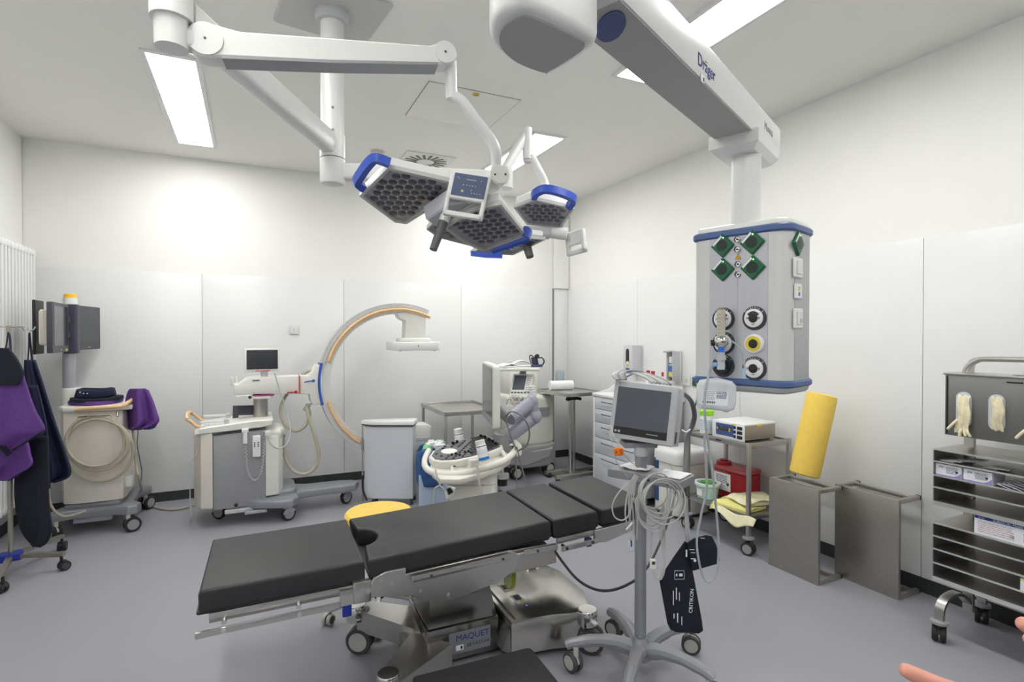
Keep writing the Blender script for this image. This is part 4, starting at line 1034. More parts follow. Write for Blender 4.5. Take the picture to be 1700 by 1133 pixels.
MB().tube([onD(74, 714.5, 3.29), onD(52, 729, 3.28), onD(22, 747, 3.28)], .006, 6, sm=3).build('dark_binding', navyd, a4, w=True)
MB().tube([onD(8, 585, 3.28), onD(12, 565, 3.29), onD(14, 552, 3.3), onD(17, 565, 3.29), onD(18, 590, 3.28)], .004, sq=(.012, .004), sm=3).build('strap', navy, a4, w=True)
a5 = thing('lead_skirt', 'purple wrap skirt bunched below the purple vest', 'skirt', onD(10, 770, 3.3), 0, gp_)
cloth([(735, -60, 46), (755, -60, 50), (772, -55, 52), (788, -50, 30), (798, -50, 14)], 3.33, .03, 1.6, 'panel', purple, a5, .014)
MB().tube([onD(52, 772, 3.32), onD(32, 788, 3.31), onD(14, 798, 3.31)], .006, 6, sm=3).build('dark_binding', navyd, a5, w=True)
MB().tube([onD(-8, 730, 3.29), onD(4, 742, 3.28), onD(16, 756, 3.29)], .007, sq=(.03, .008), sm=3).build('belt', navyd, a5, w=True)

# ------------------------------------------------------------ C-arm workstation cart with two monitors
wc = thing('workstation_cart', 'cream imaging workstation cart with two dark monitors in the left corner', 'medical cart', (-1.09, 5.3, 0))
def wb_(m, name, mt, parent=None, **k): return m.build(name, mt, parent or wc, w=True, **k)
body = [(-1.295, 5.5), (-1.3, 5.15), (-1.27, 5.085), (-1.2, 5.06), (-.95, 5.06), (-.905, 5.08), (-.89, 5.15), (-.9, 5.5)]
wb_(MB().prism(body, .235, .93, None, .01, 2), 'cabinet', cream)
top_ = [(-1.31, 5.52), (-1.315, 5.14), (-1.27, 5.065), (-1.2, 5.045), (-.93, 5.045), (-.84, 5.06), (-.82, 5.16), (-.83, 5.52)]
wb_(MB().prism(top_, .925, .965, None, .012, 2), 'top_tray', offw)
wb_(MB().rbox((-1.1, 5.3, .17), (.36, .4, .12), .03), 'base_core', alu)
wb_(MB().prism([(-1.35, 5.06), (-1.33, 5.0), (-1.22, 5.03), (-.98, 5.03), (-.86, 4.97), (-.8, 4.99), (-.785, 5.06), (-.85, 5.16), (-.86, 5.45), (-.79, 5.58), (-.84, 5.64), (-1.0, 5.56), (-1.2, 5.56), (-1.34, 5.62), (-1.37, 5.54), (-1.3, 5.42), (-1.3, 5.18)], .13, .2, None, .012, 2), 'base_frame', alu)
wb_(MB().prism([(-1.22, 5.1), (-.98, 5.1), (-1.0, 5.3), (-1.2, 5.3)], .075, .13, None, .01), 'motor_pod', lgrey)
for x, y, h in ((-.835, 5.0, .4), (-1.32, 5.03, 2.4), (-.82, 5.58, 1.), (-1.33, 5.57, 2.)): caster(wc, (x + 1.09, y - 5.3, 0), .056, .026, h, wheelg, rubber, mgrey, True, .135, True)
wb_(MB().cyl(onY(142, 683, 5.1), onY(142, 700, 5.02), .007).cyl(onY(195, 675, 5.1), onY(195, 692, 5.02), .007), 'handle_posts', steel)
hd = [onY(124, 680, 5.0), onY(160, 678, 4.985), onY(200, 675, 4.99), onY(212, 669, 5.03), onY(220, 664, 5.12)]
wb_(MB().tube(hd, .015, 12, sm=4), 'push_handle', woodt)
wb_(MB().tube([onY(128, 711, 5.04), onY(128, 697, 5.0), onY(130, 693, 4.99), onY(183, 690, 4.99), onY(185, 693, 4.99), onY(185, 707, 5.0), onY(183, 703, 5.05)], .004, 6), 'cable_bracket', chrome)
for k, (cx_, cy_, rx, ry) in enumerate(((158, 733, 48, 42), (160, 737, 51, 45), (161, 738, 54, 41), (164, 748, 57, 52))):
    pts = [onY(cx_ + rx * math.cos(a), cy_ + ry * math.sin(a), 4.985 + .006 * k - .012 * math.sin(a + k)) for a in [2 * math.pi * i / 20 for i in range(20)]]
    wb_(MB().tube(pts, .0105, 8, True, sm=2), 'coiled_cable', cable_b)
wb_(MB().tube([onY(80, 800, 4.97), onY(82, 830, 4.96), onY(90, 848, 4.95), onY(106, 858, 4.94), onY(125, 855, 4.93), onY(142, 849, 4.93)], .009, 8, sm=5), 'coiled_cable', cable_b)
fc = [onY(218, 690, 5.18), onY(222, 730, 5.14), onY(226, 770, 5.12), onY(232, 800, 5.15)] + [onZ(240, 829, .012), onZ(255, 841, .012), onZ(275, 846, .012), onZ(300, 845, .012), onZ(318, 840, .012), onZ(345, 832, .012)]
wb_(MB().tube(fc, .009, 8, sm=5), 'link_cable', cable_b)
wb_(MB().tube([onY(222, 692, 5.2), onY(229, 715, 5.2), onY(228, 740, 5.2), onY(235, 780, 5.2), onY(234, 800, 5.2)], .003, 6, sm=5), 'thin_wire', cable_k)
wb_(MB().lathe([(.028, .0), (.034, .05), (.036, .085), (.03, .085), (.028, .01)], onY(213, 807, 5.15), n=20), 'cup_holder', white)
# column and monitors
PX_, PY_ = -1.285, 5.3
wb_(MB().lathe([(.07, .96), (.07, 1.08), (.066, 1.09)], (PX_ + .02, PY_, 0), n=28), 'column_socket', offw)
wb_(MB().cyl((PX_, PY_, 1.08), (PX_, PY_, 1.42), .042, n=24), 'column', alu_l)
wb_(MB().prism(rrect(.095, .08, .02), 1.36, 1.74, Matrix.Translation((PX_ + .02, PY_ - .02, 0)), .006), 'column_cover', mat('column_cover_slate', (66, 66, 82), .45))
wb_(MB().cyl((PX_ + .01, PY_, 1.74), (PX_ + .01, PY_, 1.79), .047, n=24), 'lamp_base', white)
wb_(MB().lathe([(.041, 1.79), (.041, 1.815), (.035, 1.822), (.002, 1.824)], (PX_ + .01, PY_, 0), n=24), 'signal_lamp', mat('signal_amber', (246, 190, 30), .35))
def flat_mon(p0, p1, z0, z1, name, deep=.09):
    p0, p1 = V(p0), V(p1); d = (p1 - p0).normalized(); n = V((d.y, -d.x, 0)); n = n if n.x > 0 else -n
    c = (p0 + p1) / 2; w = (p1 - p0).length; F = FR((c.x, c.y, (z0 + z1) / 2), d, V((0, 0, 1)))
    if (F.to_3x3() @ V((0, 0, 1))).dot(n) < 0: F = FR((c.x, c.y, (z0 + z1) / 2), -d, V((0, 0, 1)))
    hh = z1 - z0
    o = wb_(MB().prism(rrect(w, hh, .01), -.035, 0, F, .004), name, mat('monitor_slate', (74, 75, 84), .45))
    wb_(MB().prism(rrect(w * .78, hh * .7, .02), -deep, -.035, F, .01), 'rear_shell', cream, o)
    wb_(MB().prism(rrect(w - .06, hh - .075, .002, 2, 0, .012), 0, .0015, F), 'screen', screen, o)
    wb_(MB().box((0, -hh / 2 + .02, .0005), (.03, .006, .001), F), 'badge', lgrey, o)
    return o, F
o, F1 = flat_mon((-1.25, 4.79, 0), (-1.262, 5.2, 0), 1.375, 1.735, 'monitor')
wb_(MB().box((.14, -.165, .0012), (.05, .016, .001), F1), 'energy_label', mat('label_lime2', (214, 220, 80), .5), o)
o, F2m = flat_mon((-1.235, 5.31, 0), (-1.16, 5.66, 0), 1.385, 1.735, 'monitor')
for z in (1.5, 1.62): wb_(MB().rbox((PX_ - .0, PY_ - .09, z), (.05, .12, .05), .01), 'monitor_arm', dgrey)
kn = [onY(63, 512, 5.3), onY(55, 512, 5.28), onY(55, 548, 5.28), onY(55, 583, 5.28), onY(74, 582, 5.22)]
wb_(MB().prism(rrect(.02, .4, .008), -.09, .09, FR((-1.43, 5.15, 1.56), (1, 0, 0), (0, 0, 1)), .004), 'monitor_back_guard', black)
# collar and purple garment on the cart
tc = thing('thyroid_collar', 'dark navy radiation collar lying on the cart top beneath the monitors', 'collar', (-1.12, 5.25, .966))
def col_(m, name, mt): return m.build(name, mt, tc, w=True, ang=60)
for k, (r, z, mt, ry) in enumerate(((.15, .966, purple, .13), (.148, .985, navyd, .128), (.11, 1.01, navy, .1))):
    m = MB(); n = 26
    prof = [(0, .0), (.012, .008), (.01, .03), (-.012, .036), (-.02, .008)] if k < 2 else [(0, 0), (.01, .02), (.004, .07), (-.006, .075), (-.012, .0)]
    vs = []; m_ = len(prof)
    for i in range(n):
        a = 2 * math.pi * i / n; w = 1 + .08 * math.sin(3 * a + k)
        for dr_, dz in prof: vs.append((-1.11 + (r + dr_ * 2) * w * math.cos(a), 5.24 + (ry + dr_ * 2) * w * math.sin(a), z + dz + .006 * math.sin(2 * a + k)))
    m.add(vs, [(i * m_ + j, i * m_ + (j + 1) % m_, ((i + 1) % n) * m_ + (j + 1) % m_, ((i + 1) % n) * m_ + j) for i in range(n) for j in range(m_)])
    col_(m, ('collar_lining', 'collar_bib', 'collar_band')[k], mt)
for px, py in ((133, 652), (139, 654), (145, 654)): col_(MB().ball(onY(px, py, 5.1), .006, n=8), 'press_stud', chrome)
pg = thing('folded_apron', 'purple apron with navy edging draped over the right end of the cart', 'apron', onD(235, 680, 4.35))
cloth([(646, 217, 240), (650, 213, 246), (664, 209, 253), (685, 207, 260), (700, 209, 263), (709, 213, 250), (713, 216, 226)], 4.3, .045, 1.7, 'panel', purple, pg, .012, bulge=.07)
cloth([(648, 232, 246), (664, 240, 252), (690, 238, 260), (708, 228, 258), (713, 232, 246)], 4.36, .02, 1.3, 'lining', mat('blue_cloth', (44, 84, 140), .8, 0, .1, 80, .2), pg, .012)
MB().tube([onD(262, 701, 4.3), onD(248, 709, 4.28), onD(232, 713, 4.27), onD(216, 713, 4.29)], .007, 6, sm=3).build('dark_binding', navyd, pg, w=True)

# ------------------------------------------------------------ C-arm
ca = thing('c_arm', 'white mobile X-ray C-arm with tan grips standing against the back wall', 'x-ray machine', (.1, 5.02, 0))
def cb(m, name, mt, parent=None, **k): return m.build(name, mt, parent or ca, w=True, **k)
YC = 5.02
base = [(-.05, 4.8), (.03, 4.74), (.2, 4.67), (.29, 4.67), (.34, 4.74), (.33, 4.86), (.42, 4.9), (.7, 4.9), (.82, 4.92), (.86, 5.0), (.82, 5.08), (.7, 5.11), (.42, 5.12), (.33, 5.17), (.34, 5.3), (.28, 5.36), (.2, 5.36), (.03, 5.3), (-.05, 5.24)]
cb(MB().prism(base, .12, .19, None, .02, 2), 'base_frame', alu)
cb(MB().rbox((.15, YC, .18), (.36, .36, .1), .04), 'base_hump', alu)
for x, y, h in ((.26, 4.74, 1.0), (.75, 4.99, 1.2), (.26, 5.29, .6), (-.25, 5.02, 0)): caster(ca, (x - .1, y - 5.02, 0), .058, .03, h - .6, alu_l, rubber, mgrey, False, .14)
# body
cb(MB().rbox((-.09, YC, .44), (.38, .46, .6), .012), 'main_cabinet', mat('carm_panel_grey', (156, 157, 160), .4, .2, .02, 40))
lc = [(-.28, 4.775), (-.28, 5.265), (-.36, 5.24), (-.41, 5.15), (-.425, 5.02), (-.41, 4.9), (-.36, 4.8)]
cb(MB().prism(lc, .15, .745, None, .02, 3), 'rear_cover', cream)
cb(MB().prism([(.095, 4.79), (.19, 4.81), (.225, 4.88), (.225, 5.16), (.19, 5.23), (.095, 5.25)], .2, .69, None, .015, 2), 'front_cover', offw)
cb(MB().prism([(.05, 4.8), (.21, 4.82), (.24, 4.9), (.24, 5.14), (.21, 5.22), (.05, 5.24)], .66, .735, None, .03, 3), 'shoulder_cover', offw)
cb(MB().prism([(-.4, .735), (.06, .76), (.14, .775), (.15, .82), (.02, .822), (-.12, .81), (-.37, .785)], -.24, .24, FR((0, YC, 0), (1, 0, 0), (0, 0, 1)), .008), 'console_top', offw)
cb(MB().prism([(-.28, .735), (.08, .755), (.08, .745), (-.28, .72)], -.236, .236, FR((0, YC, 0), (1, 0, 0), (0, 0, 1))), 'console_gap', dgrey)
cb(MB().rbox((-.295, 4.85, .792), (.1, .07, .015), .006), 'key_panel', white)
for k in range(4): cb(MB().cyl((-.33 + .022 * k, 4.84, .8), (-.33 + .022 * k, 4.84, .803), .006, n=10), 'key', lgrey)
for y in (4.82, 5.18):
    cb(MB().tube([(-.36, y, .79), (-.39, y, .8), (-.43, y, .84), (-.45, y, .855)], .013, 10, sm=3), 'push_handle', woodt)
    cb(MB().rbox((-.27, y + .01, .825), (.2, .022, .016), .005), 'cassette_rail', white)
    cb(MB().rbox((-.185, y + .01, .81), (.035, .04, .06), .006), 'rail_post', lgrey)
cb(MB().tube([(-.45, 4.81, .855), (-.46, 4.9, .875), (-.465, 5.02, .88), (-.46, 5.12, .875), (-.45, 5.19, .855)], .015, 10, sm=4), 'push_handle', woodt)
bd_ = FR(onY(404, 685, 5.1), (1, 0, -.03), (-.1, .35, 1))
ck = cb(MB().prism(rrect(.2, .12, .004, 3, .02, .0), -.012, .0, bd_, .003), 'document_board', mat('board_slate', (44, 46, 60), .5))
cb(MB().prism(rrect(.15, .03, .002, 2, .04, -.04), .0, .004, bd_), 'paper_slip', label_w, ck)
for q in (-.05, .04): cb(MB().cyl(bd_ @ V((q, .01, 0)), bd_ @ V((q, .01, .001)), .004, n=8), 'hole', black, ck)
# lift column
cb(MB().cyl((.063, YC, .8), (.063, YC, .985), .056, n=32), 'lift_column', steel)
cb(MB().prism(rrect(.16, .16, .03), .975, .998, Matrix.Translation((.075, YC - .01, 0)), .004), 'column_head', offw)
cb(MB().prism(rrect(.162, .162, .03), .997, 1.008, Matrix.Translation((.085, YC - .01, 0))), 'magenta_band', mat('magenta_band', (168, 70, 120), .5))
cb(MB().tube([onY(392, 659, 4.93), onY(405, 658, 4.92), onY(415, 657, 4.92)], .006, 8), 'brake_lever', white)
cb(MB().ball(onY(415, 660, 4.91), .013, n=8), 'lever_knob', black)
# boom
bm_ = [(-.135, 1.02), (.36, 1.002), (.36, 1.155), (.0, 1.158), (-.05, 1.148), (-.08, 1.12), (-.11, 1.1), (-.14, 1.105)]
boom = cb(MB().prism(bm_, -.085, .085, FR((0, YC, 0), (1, 0, 0), (0, 0, 1)), .012, 2), 'boom', offw)
for y in (-.05, .05): cb(MB().rbox((-.15 + (y > 0) * .03, YC + y, 1.125), (.022, .05, .07), .008), 'boom_grip', offw)
yf = YC - .0865
cb(MB().box((.028, yf, 1.128), (.06, .002, .02)), 'type_plate', lgrey, boom)
cb(MB().box((.028, yf - .001, 1.128), (.048, .002, .006)), 'plate_print', ink, boom)
tk = MB()
for k in range(20): tk.box((-.005 + .0105 * k, yf, 1.03 + (.004 if k % 5 == 0 else 0)), (.0014, .002, .008 + (.008 if k % 5 == 0 else 0)))
o = cb(tk, 'scale_ticks', mgrey, boom); o['kind'] = 'stuff'
cb(MB().box((.361, YC, 1.08), (.008, .176, .155)), 'red_band', mat('band_red', (200, 84, 70), .45))
cb(MB().tube([onY(477, 652, 4.93), onY(487, 651.5, 4.925), onY(492, 651, 4.925)], .005, 8), 'red_lever', redp)
cb(MB().ball(onY(491.5, 651, 4.922), .013, n=10), 'red_lever_knob', redp)
# rotation head and C carrier
cb(MB().prism([(.362, 1.0), (.44, .995), (.45, .93), (.47, .9), (.535, .905), (.548, 1.08), (.538, 1.24), (.49, 1.245), (.465, 1.19), (.43, 1.155), (.362, 1.155)], -.08, .08, FR((0, YC, 0), (1, 0, 0), (0, 0, 1)), .014, 2), 'rotation_head', offw)
cc_, Ro, Ri_ = V((1.22, YC, 1.09)), .70, .605
arc = lambda r, a: V((cc_.x + r * math.cos(R(a)), 0, cc_.z + r * math.sin(R(a))))
cb(MB().prism([(arc(.712, a).x, arc(.712, a).z) for a in range(166, 197, 3)] + [(arc(.69, a).x, arc(.69, a).z) for a in range(196, 165, -3)], -.083, .083, FR((0, YC, 0), (1, 0, 0), (0, 0, 1))), 'blue_band', mat('carm_blue_band', (52, 92, 180), .4))
cb(MB().tube([onY(505, 635, 4.93), onY(514, 633, 4.925), onY(521, 632.5, 4.925)], .005, 8), 'blue_lever', mat('lever_blue', (60, 100, 170), .4))
cb(MB().ball(onY(520.5, 632.5, 4.922), .013, n=10), 'blue_lever_knob', mat('lever_blue', (60, 100, 170), .4))
Fy = FR((0, YC, 0), (1, 0, 0), (0, 0, 1))      # z of frame points to -Y (towards viewer)
A0, A1 = 66, 288
ring = [(arc(Ro, a).x, arc(Ro, a).z) for a in range(A0, A1 + 1, 4)] + [(arc(Ri_, a).x, arc(Ri_, a).z) for a in range(A1, A0 - 1, -4)]
def ringpart(r0, r1, a0, a1, z0, z1, name, mt, b=0, par=None):
    m = MB(); n = max(4, int((a1 - a0) / 3)); vs = []; fs = []
    for i in range(n + 1):
        a = a0 + (a1 - a0) * i / n; p, q = arc(r0, a), arc(r1, a)
        vs += [Fy @ V((q.x, q.z, z0)), Fy @ V((p.x, p.z, z0)), Fy @ V((p.x, p.z, z1)), Fy @ V((q.x, q.z, z1))]
    for i in range(n):
        for j in range(4): fs.append((i * 4 + j, i * 4 + (j + 1) % 4, (i + 1) * 4 + (j + 1) % 4, (i + 1) * 4 + j))
    fs += [(0, 3, 2, 1), (n * 4, n * 4 + 1, n * 4 + 2, n * 4 + 3)]
    return cb(m.add(vs, fs), name, mt, par, ang=30)
carc = ringpart(Ro, Ri_, A0, A1, -.055, .055, 'c_arc', mat('carm_arc_white', (222, 222, 219), .35, .05))
ringpart(Ro + .004, Ro - .03, A0, A1, .055, .06, 'outer_track', mat('carm_track_pale', (212, 213, 213), .4), par=carc)
ringpart(Ro + .0035, Ro - .002, A0 + 2, A1, -.06, .061, 'steel_track', mat('carm_track_edge', (196, 197, 198), .35, .5), par=carc)
tk = MB()
for k in range(100):
    a = 88 + k * .92
    p, q = arc(Ro - .006, a), arc(Ro - .014 - (.008 if k % 10 == 0 else 0), a)
    tk.tube([Fy @ V((p.x, p.z, .0605)), Fy @ V((q.x, q.z, .0605))], .0008, 4)
o = cb(tk, 'degree_ticks', mgrey, carc); o['kind'] = 'stuff'
for k, s in enumerate(('80', '70', '60', '50', '40', '30', '20', '10')):
    a = 92 + 10.5 * k; p = arc(Ro - .034, a)
    text('lettering', s, .016, Fy @ Matrix.Translation((p.x, p.z, .0606)) @ Matrix.Rotation(R(a - 90), 4, 'Z'), mgrey, carc, w=True)
def gripbar(a0, a1):
    pts = [Fy @ V((arc(.645, a).x, arc(.645, a).z, .078)) for a in [a0 + (a1 - a0) * i / 16 for i in range(17)]]
    o = cb(MB().tube([pts[0] + V((0, .02, 0))] + pts + [pts[-1] + V((0, .02, 0))], .012, sq=(.026, .022)), 'tan_grip', woodt)
gripbar(64, 163); gripbar(196, 236)
# detector head at the top end
cb(MB().prism([(1.27, 1.47), (1.47, 1.47), (1.475, 1.7), (1.40, 1.73), (1.2, 1.71), (1.22, 1.66), (1.28, 1.63)], -.07, .07, Fy, .015, 2), 'detector_neck', offw)
cb(MB().prism(rrect(.3, .2, .04, 4, 1.37, YC), 1.435, 1.475, None, .01), 'detector_collar', offw)
cb(MB().prism(rrect(.43, .42, .05, 4, 1.365, YC - .0), 1.362, 1.44, None, .012, 2), 'flat_detector', white)
cb(MB().box((1.36, YC - .2105, 1.405), (.006, .002, .02)), 'detector_mark', ink)
for x in (1.2, 1.52): cb(MB().cyl((x, YC - .19, 1.362), (x, YC - .19, 1.354), .01, n=10), 'detector_foot', lgrey)
# x-ray tube at the lower end
cb(MB().prism([(1.27, .43), (1.5, .43), (1.52, .52), (1.52, .64), (1.49, .665), (1.34, .67), (1.3, .62)], -.09, .09, Fy, .015, 2), 'tube_housing', offw)
cb(MB().prism([(1.3, .52), (1.525, .51), (1.525, .545), (1.3, .555)], -.095, .095, Fy, .004), 'tube_collar', lgrey)
# small monitor
fm = FR(onY(436, 598, 4.95), (1, 0, 0), (0, .08, 1))
mo = cb(MB().prism(rrect(.275, .195, .012), -.03, .004, fm, .006, 2), 'small_monitor', offw)
cb(MB().prism(rrect(.235, .16, .003), .004, .006, fm @ Matrix.Translation((-.002, .003, 0))), 'screen', mat('carm_screen', (46, 48, 54), .2, 0, coat=.2), mo)
cb(MB().box((.0, -.09, .005), (.11, .006, .004), fm), 'red_strip', redp, mo)
cb(MB().prism(rrect(.055, .05, .01), 1.15, 1.215, Matrix.Translation((.09, 4.98, 0)), .004), 'monitor_foot', lgrey)
# hoses and hand control
def hose(pts, r, mt=cable_b, name='hose', y=4.95): return cb(MB().tube([onY(a, b, c) for a, b, c in pts], r, 9, sm=6), name, mt)
hose([(520, 615, 5.06), (508, 618, 5.08), (498, 628, 5.1), (480, 650, 5.1), (468, 670, 5.06), (466, 688, 5.0), (474, 706, 4.96), (490, 716, 4.95), (506, 708, 4.95), (514, 690, 4.97), (512, 678, 4.98), (509, 672, 4.98)], .013)
hose([(508, 676, 4.95), (513, 695, 4.93), (524, 730, 4.9), (529, 758, 4.9), (522, 778, 4.9), (505, 788, 4.9), (485, 780, 4.92), (473, 758, 4.98), (470, 735, 5.02), (471, 722, 5.03)], .015)
hose([(456, 620, 4.93), (462, 640, 4.92), (470, 665, 4.9), (478, 690, 4.88), (482, 715, 4.82), (478, 735, 4.78), (465, 745, 4.76), (452, 740, 4.76), (444, 727, 4.77)], .0055, cable_w)
cb(MB().rbox((.108, 4.77, .715), (.035, .03, .04), .006), 'cable_plug', white)
cb(MB().prism([(.42, .905), (.47, .905), (.445, .87), (.405, .845), (.39, .86), (.41, .88)], -.03, .03, Fy, .006), 'hose_clamp', lgrey)
hs_ = onY(426, 741, 4.77)
hc_ = cb(MB().prism(rrect(.058, .17, .008), -.008, .014, FR(hs_, (1, 0, 0), (0, 0, 1)), .005, 2), 'hand_control', white)
for x in (-.014, .012):
    for y in (.03, .015, .0): cb(MB().cyl(FR(hs_, (1, 0, 0), (0, 0, 1)) @ V((x, y, .014)), FR(hs_, (1, 0, 0), (0, 0, 1)) @ V((x, y, .017)), .0055, n=8), 'button', dgrey, hc_)
hs2 = onY(407, 727, 4.77)
cb(MB().cyl(hs2 + V((0, 0, .05)), hs2 + V((0, 0, -.045)), .016, .017, n=14).rbox(hs2 + V((0, .012, .055)), (.05, .05, .03), .008), 'exposure_switch', white)
pts = []
pth = cat([onY(408, 740, 4.765), onY(409, 765, 4.765), onY(411, 782, 4.765), onY(418, 796, 4.765), (onY(426, 797, 4.765)), onY(433, 785, 4.765), onY(437, 760, 4.765), onY(439, 735, 4.765), onY(440, 716, 4.77)], 24)
for i, p in enumerate(pth):
    a = i * 1.25; t_ = (pth[min(i + 1, len(pth) - 1)] - pth[max(i - 1, 0)]).normalized(); n1 = t_.cross(V((0, 1, 0))).normalized()
    pts.append(p + (n1 * math.cos(a) + V((0, -1, 0)) * math.sin(a)) * .0075)
cb(MB().tube(pts, .0028, 5), 'coiled_cord', lgrey)
# foot pedal bar under the body
cb(MB().rbox((-.1, 4.79, .115), (.2, .02, .03), .005), 'steering_pedal', lgrey)
cb(MB().rbox((.02, 4.74, .105), (.16, .03, .025), .006), 'steering_pedal', alu_l)
cb(MB().ball((-.12, 4.775, .165), .014, n=8), 'socket_hole', black)
cb(MB().tube([onY(333, 723, 4.8), onY(327, 750, 4.8), (-.43, 4.8, .5), (-.435, 4.82, .3), (-.44, 4.9, .05), onZ(318, 838, .008)], .004, 6, sm=4), 'mains_lead', cable_w)
# ------------------------------------------------------------ white lidded waste stand
wb2 = thing('waste_stand', 'tall white lidded waste bin on a steel frame left of the blue bag', 'waste bin', (1.1, 4.86, 0))
def w2(m, name, mt, parent=None, **k): return m.build(name, mt, parent or wb2, w=True, **k)
pl_ = [(.955, 4.86), (1.275, 4.705), (1.345, 4.85), (1.0, 4.945), (.9, 4.94)]
w2(MB().prism(pl_, .05, .695, None, .006), 'cabinet', mat('bin_white_panel', (205, 208, 216), .35, 0, .01, 20))
w2(MB().prism(inset(pl_, -.012) if area(pl_) > 0 else inset(pl_[::-1], -.012), .695, .708, None, .003), 'lid_seal', dgrey)
w2(MB().prism(inset(pl_, -.014) if area(pl_) > 0 else inset(pl_[::-1], -.014), .708, .745, None, .015, 2, .002), 'lid', white)
w2(MB().cyl((.885, 4.945, .02), (.885, 4.945, .69), .007, n=10), 'lid_rod', steel)
w2(MB().tube([(.885, 4.94, .25), (.885, 4.93, .12), (.91, 4.88, .04)], .009, 8, sm=3), 'pedal_rod', black)
for a, b in pl_[:4]: w2(MB().cyl((a * .94 + .066, b * .94 + .289, 0), (a * .94 + .066, b * .94 + .289, .05), .014, n=10), 'foot', dgrey)
# ------------------------------------------------------------ bin with blue bag
bb = thing('bag_bin', 'pale blue waste bin lined with a bulging blue plastic bag', 'waste bin', (1.435, 4.6, 0), R(-20))
MB().prism(rrect(.25, .22, .03), .005, .3, None, .008).build('bin', mat('pale_blue_plastic', (176, 192, 216), .45), bb)
bag_m = mat('blue_bag_film', (36, 84, 140), .22, 0, .15, 12, .5, 26)
def bagf(u, v):
    a = 2 * math.pi * u; r = 1 + .06 * math.sin(5 * a) * (v) + .05 * math.sin(9 * a + 4 * v)
    k = 1.08 + .12 * math.sin(math.pi * v) - .02 * v
    return (.132 * r * k * math.cos(a) * (1.0 if v < .95 else .95), .125 * r * k * math.sin(a), .2 + .31 * v + .02 * math.sin(3 * a + 1) * (v > .8))
MB().grid(bagf, 48, 10).build('bag', bag_m, bb, ang=70, solid=.003)
MB().lathe([(.12, .43), (.13, .44)], n=20).build('bag_fill', paper, bb)
def crump(name, c, r, mt, label, seed):
    rd = random.Random(seed); m = MB(); n = 9; k = 12
    vs = []
    for i in range(n + 1):
        for j in range(k):
            th_ = math.pi * i / n; ph = 2 * math.pi * j / k; rr = r * (rd.uniform(.72, 1.15) if 0 < i < n else .8)
            vs.append(V(c) + V((rr * math.sin(th_) * math.cos(ph), rr * math.sin(th_) * math.sin(ph), .75 * rr * math.cos(th_))))
    m.add(vs, [(i * k + j, i * k + (j + 1) % k, (i + 1) * k + (j + 1) % k, (i + 1) * k + j) for i in range(n) for j in range(k)])
    return tag(m.build(name, mt, ang=25), label, 'waste')
crump('crumpled_waste', (1.475, 4.57, .535), .055, paper, 'crumpled white paper in the blue bag, nearest the keyboard', 1)
crump('crumpled_waste', (1.42, 4.62, .54), .05, paper, 'crumpled white paper in the middle of the blue bag', 2)
crump('crumpled_waste', (1.5, 4.63, .535), .05, mat('pale_green_cloth', (176, 222, 190), .7), 'pale green crumpled cloth at the back of the blue bag', 3)
gc = thing('green_cup', 'translucent green cup lying in the blue bag', 'cup', (1.36, 4.57, .5))
MB().lathe([(.03, -.03), (.045, .03), (.042, .03), (.028, -.026)], M=Matrix.Rotation(R(50), 4, 'Y') @ Matrix.Rotation(R(-30), 4, 'X')).build('cup', mat('green_cup', (130, 205, 150), .35), gc)

# ------------------------------------------------------------ steel instrument table
it = thing('instrument_table', 'low stainless steel instrument table against the back wall', 'table', (1.85, 5.06, 0))
MB().prism(rrect(.57, .75, .006), .77, .785, None).build('top', steel_h, it)
for x, y, w, d in ((0, .37, .57, .02), (0, -.37, .57, .02), (.28, 0, .02, .75), (-.28, 0, .02, .75)): MB().rbox((x, y, .785), (w, d, .04), .003, .002).build('rim', steel, it)
for x in (-.27, .27):
    for y in (-.36, .36):
        MB().rbox((x, y, .395), (.026, .026, .75), .003, .002).build('leg', steel, it)
        MB().cyl((x, y, 0), (x, y, .03), .016, n=12).build('foot', rubber, it)
MB().prism(rrect(.54, .72, .006), .22, .232, None).build('shelf', steel_h, it)

# ------------------------------------------------------------ ultrasound scanner
us = thing('ultrasound_scanner', 'ultrasound scanner with a tilted control panel and an edge-on flat monitor', 'ultrasound scanner', (1.55, 3.62, 0))
def ub(m, name, mt, parent=None, **k): return m.build(name, mt, parent or us, w=True, **k)
cr_m = mat('scanner_cream', (228, 226, 218), .4, 0, .01, 20)
fh = V((FW.x, FW.y, 0)).normalized()
KP = onD(775, 752, 3.85); KN = (V((0, 0, 1)) * math.cos(R(14)) - fh * math.sin(R(14)) - RT * .02).normalized()
kx = RT - KN * RT.dot(KN); KF = FR(KP, kx, KN.cross(kx)); KI = KF.inverted()
def kp2(px, py): q = KI @ onP(px, py, KP, KN); return (q.x, q.y)
dark = [kp2(*p) for p in ((717, 757), (722, 749), (738, 741), (765, 732), (795, 724), (804, 723), (816, 729), (829, 737), (830, 742), (815, 748), (785, 757), (755, 763), (735, 764), (722, 762))]
dark = dark if area(dark) > 0 else dark[::-1]
ko = inset(dark, -.022)
kb_ = ub(MB().prism(ko, -.085, -.004, KF, .012, 2, .04), 'control_panel', cr_m)
ub(MB().prism(dark, -.004, .003, KF, .002), 'key_deck', mat('key_deck_grey', (98, 98, 102), .5), kb_)
c_ = kp2(745.5, 750.5); ub(MB().prism([(c_[0] + .058 * math.cos(a), c_[1] + .042 * math.sin(a)) for a in [2 * math.pi * i / 28 for i in range(28)]], .003, .007, KF, .002), 'touch_pad', offw, kb_)
ind = inset(dark, .012); k0 = None
def indeck(a, b):
    for i in range(len(ind)):
        p, q = ind[i - 1], ind[i]
        if (q[0] - p[0]) * (b - p[1]) - (q[1] - p[1]) * (a - p[0]) < 0: return False
    return True
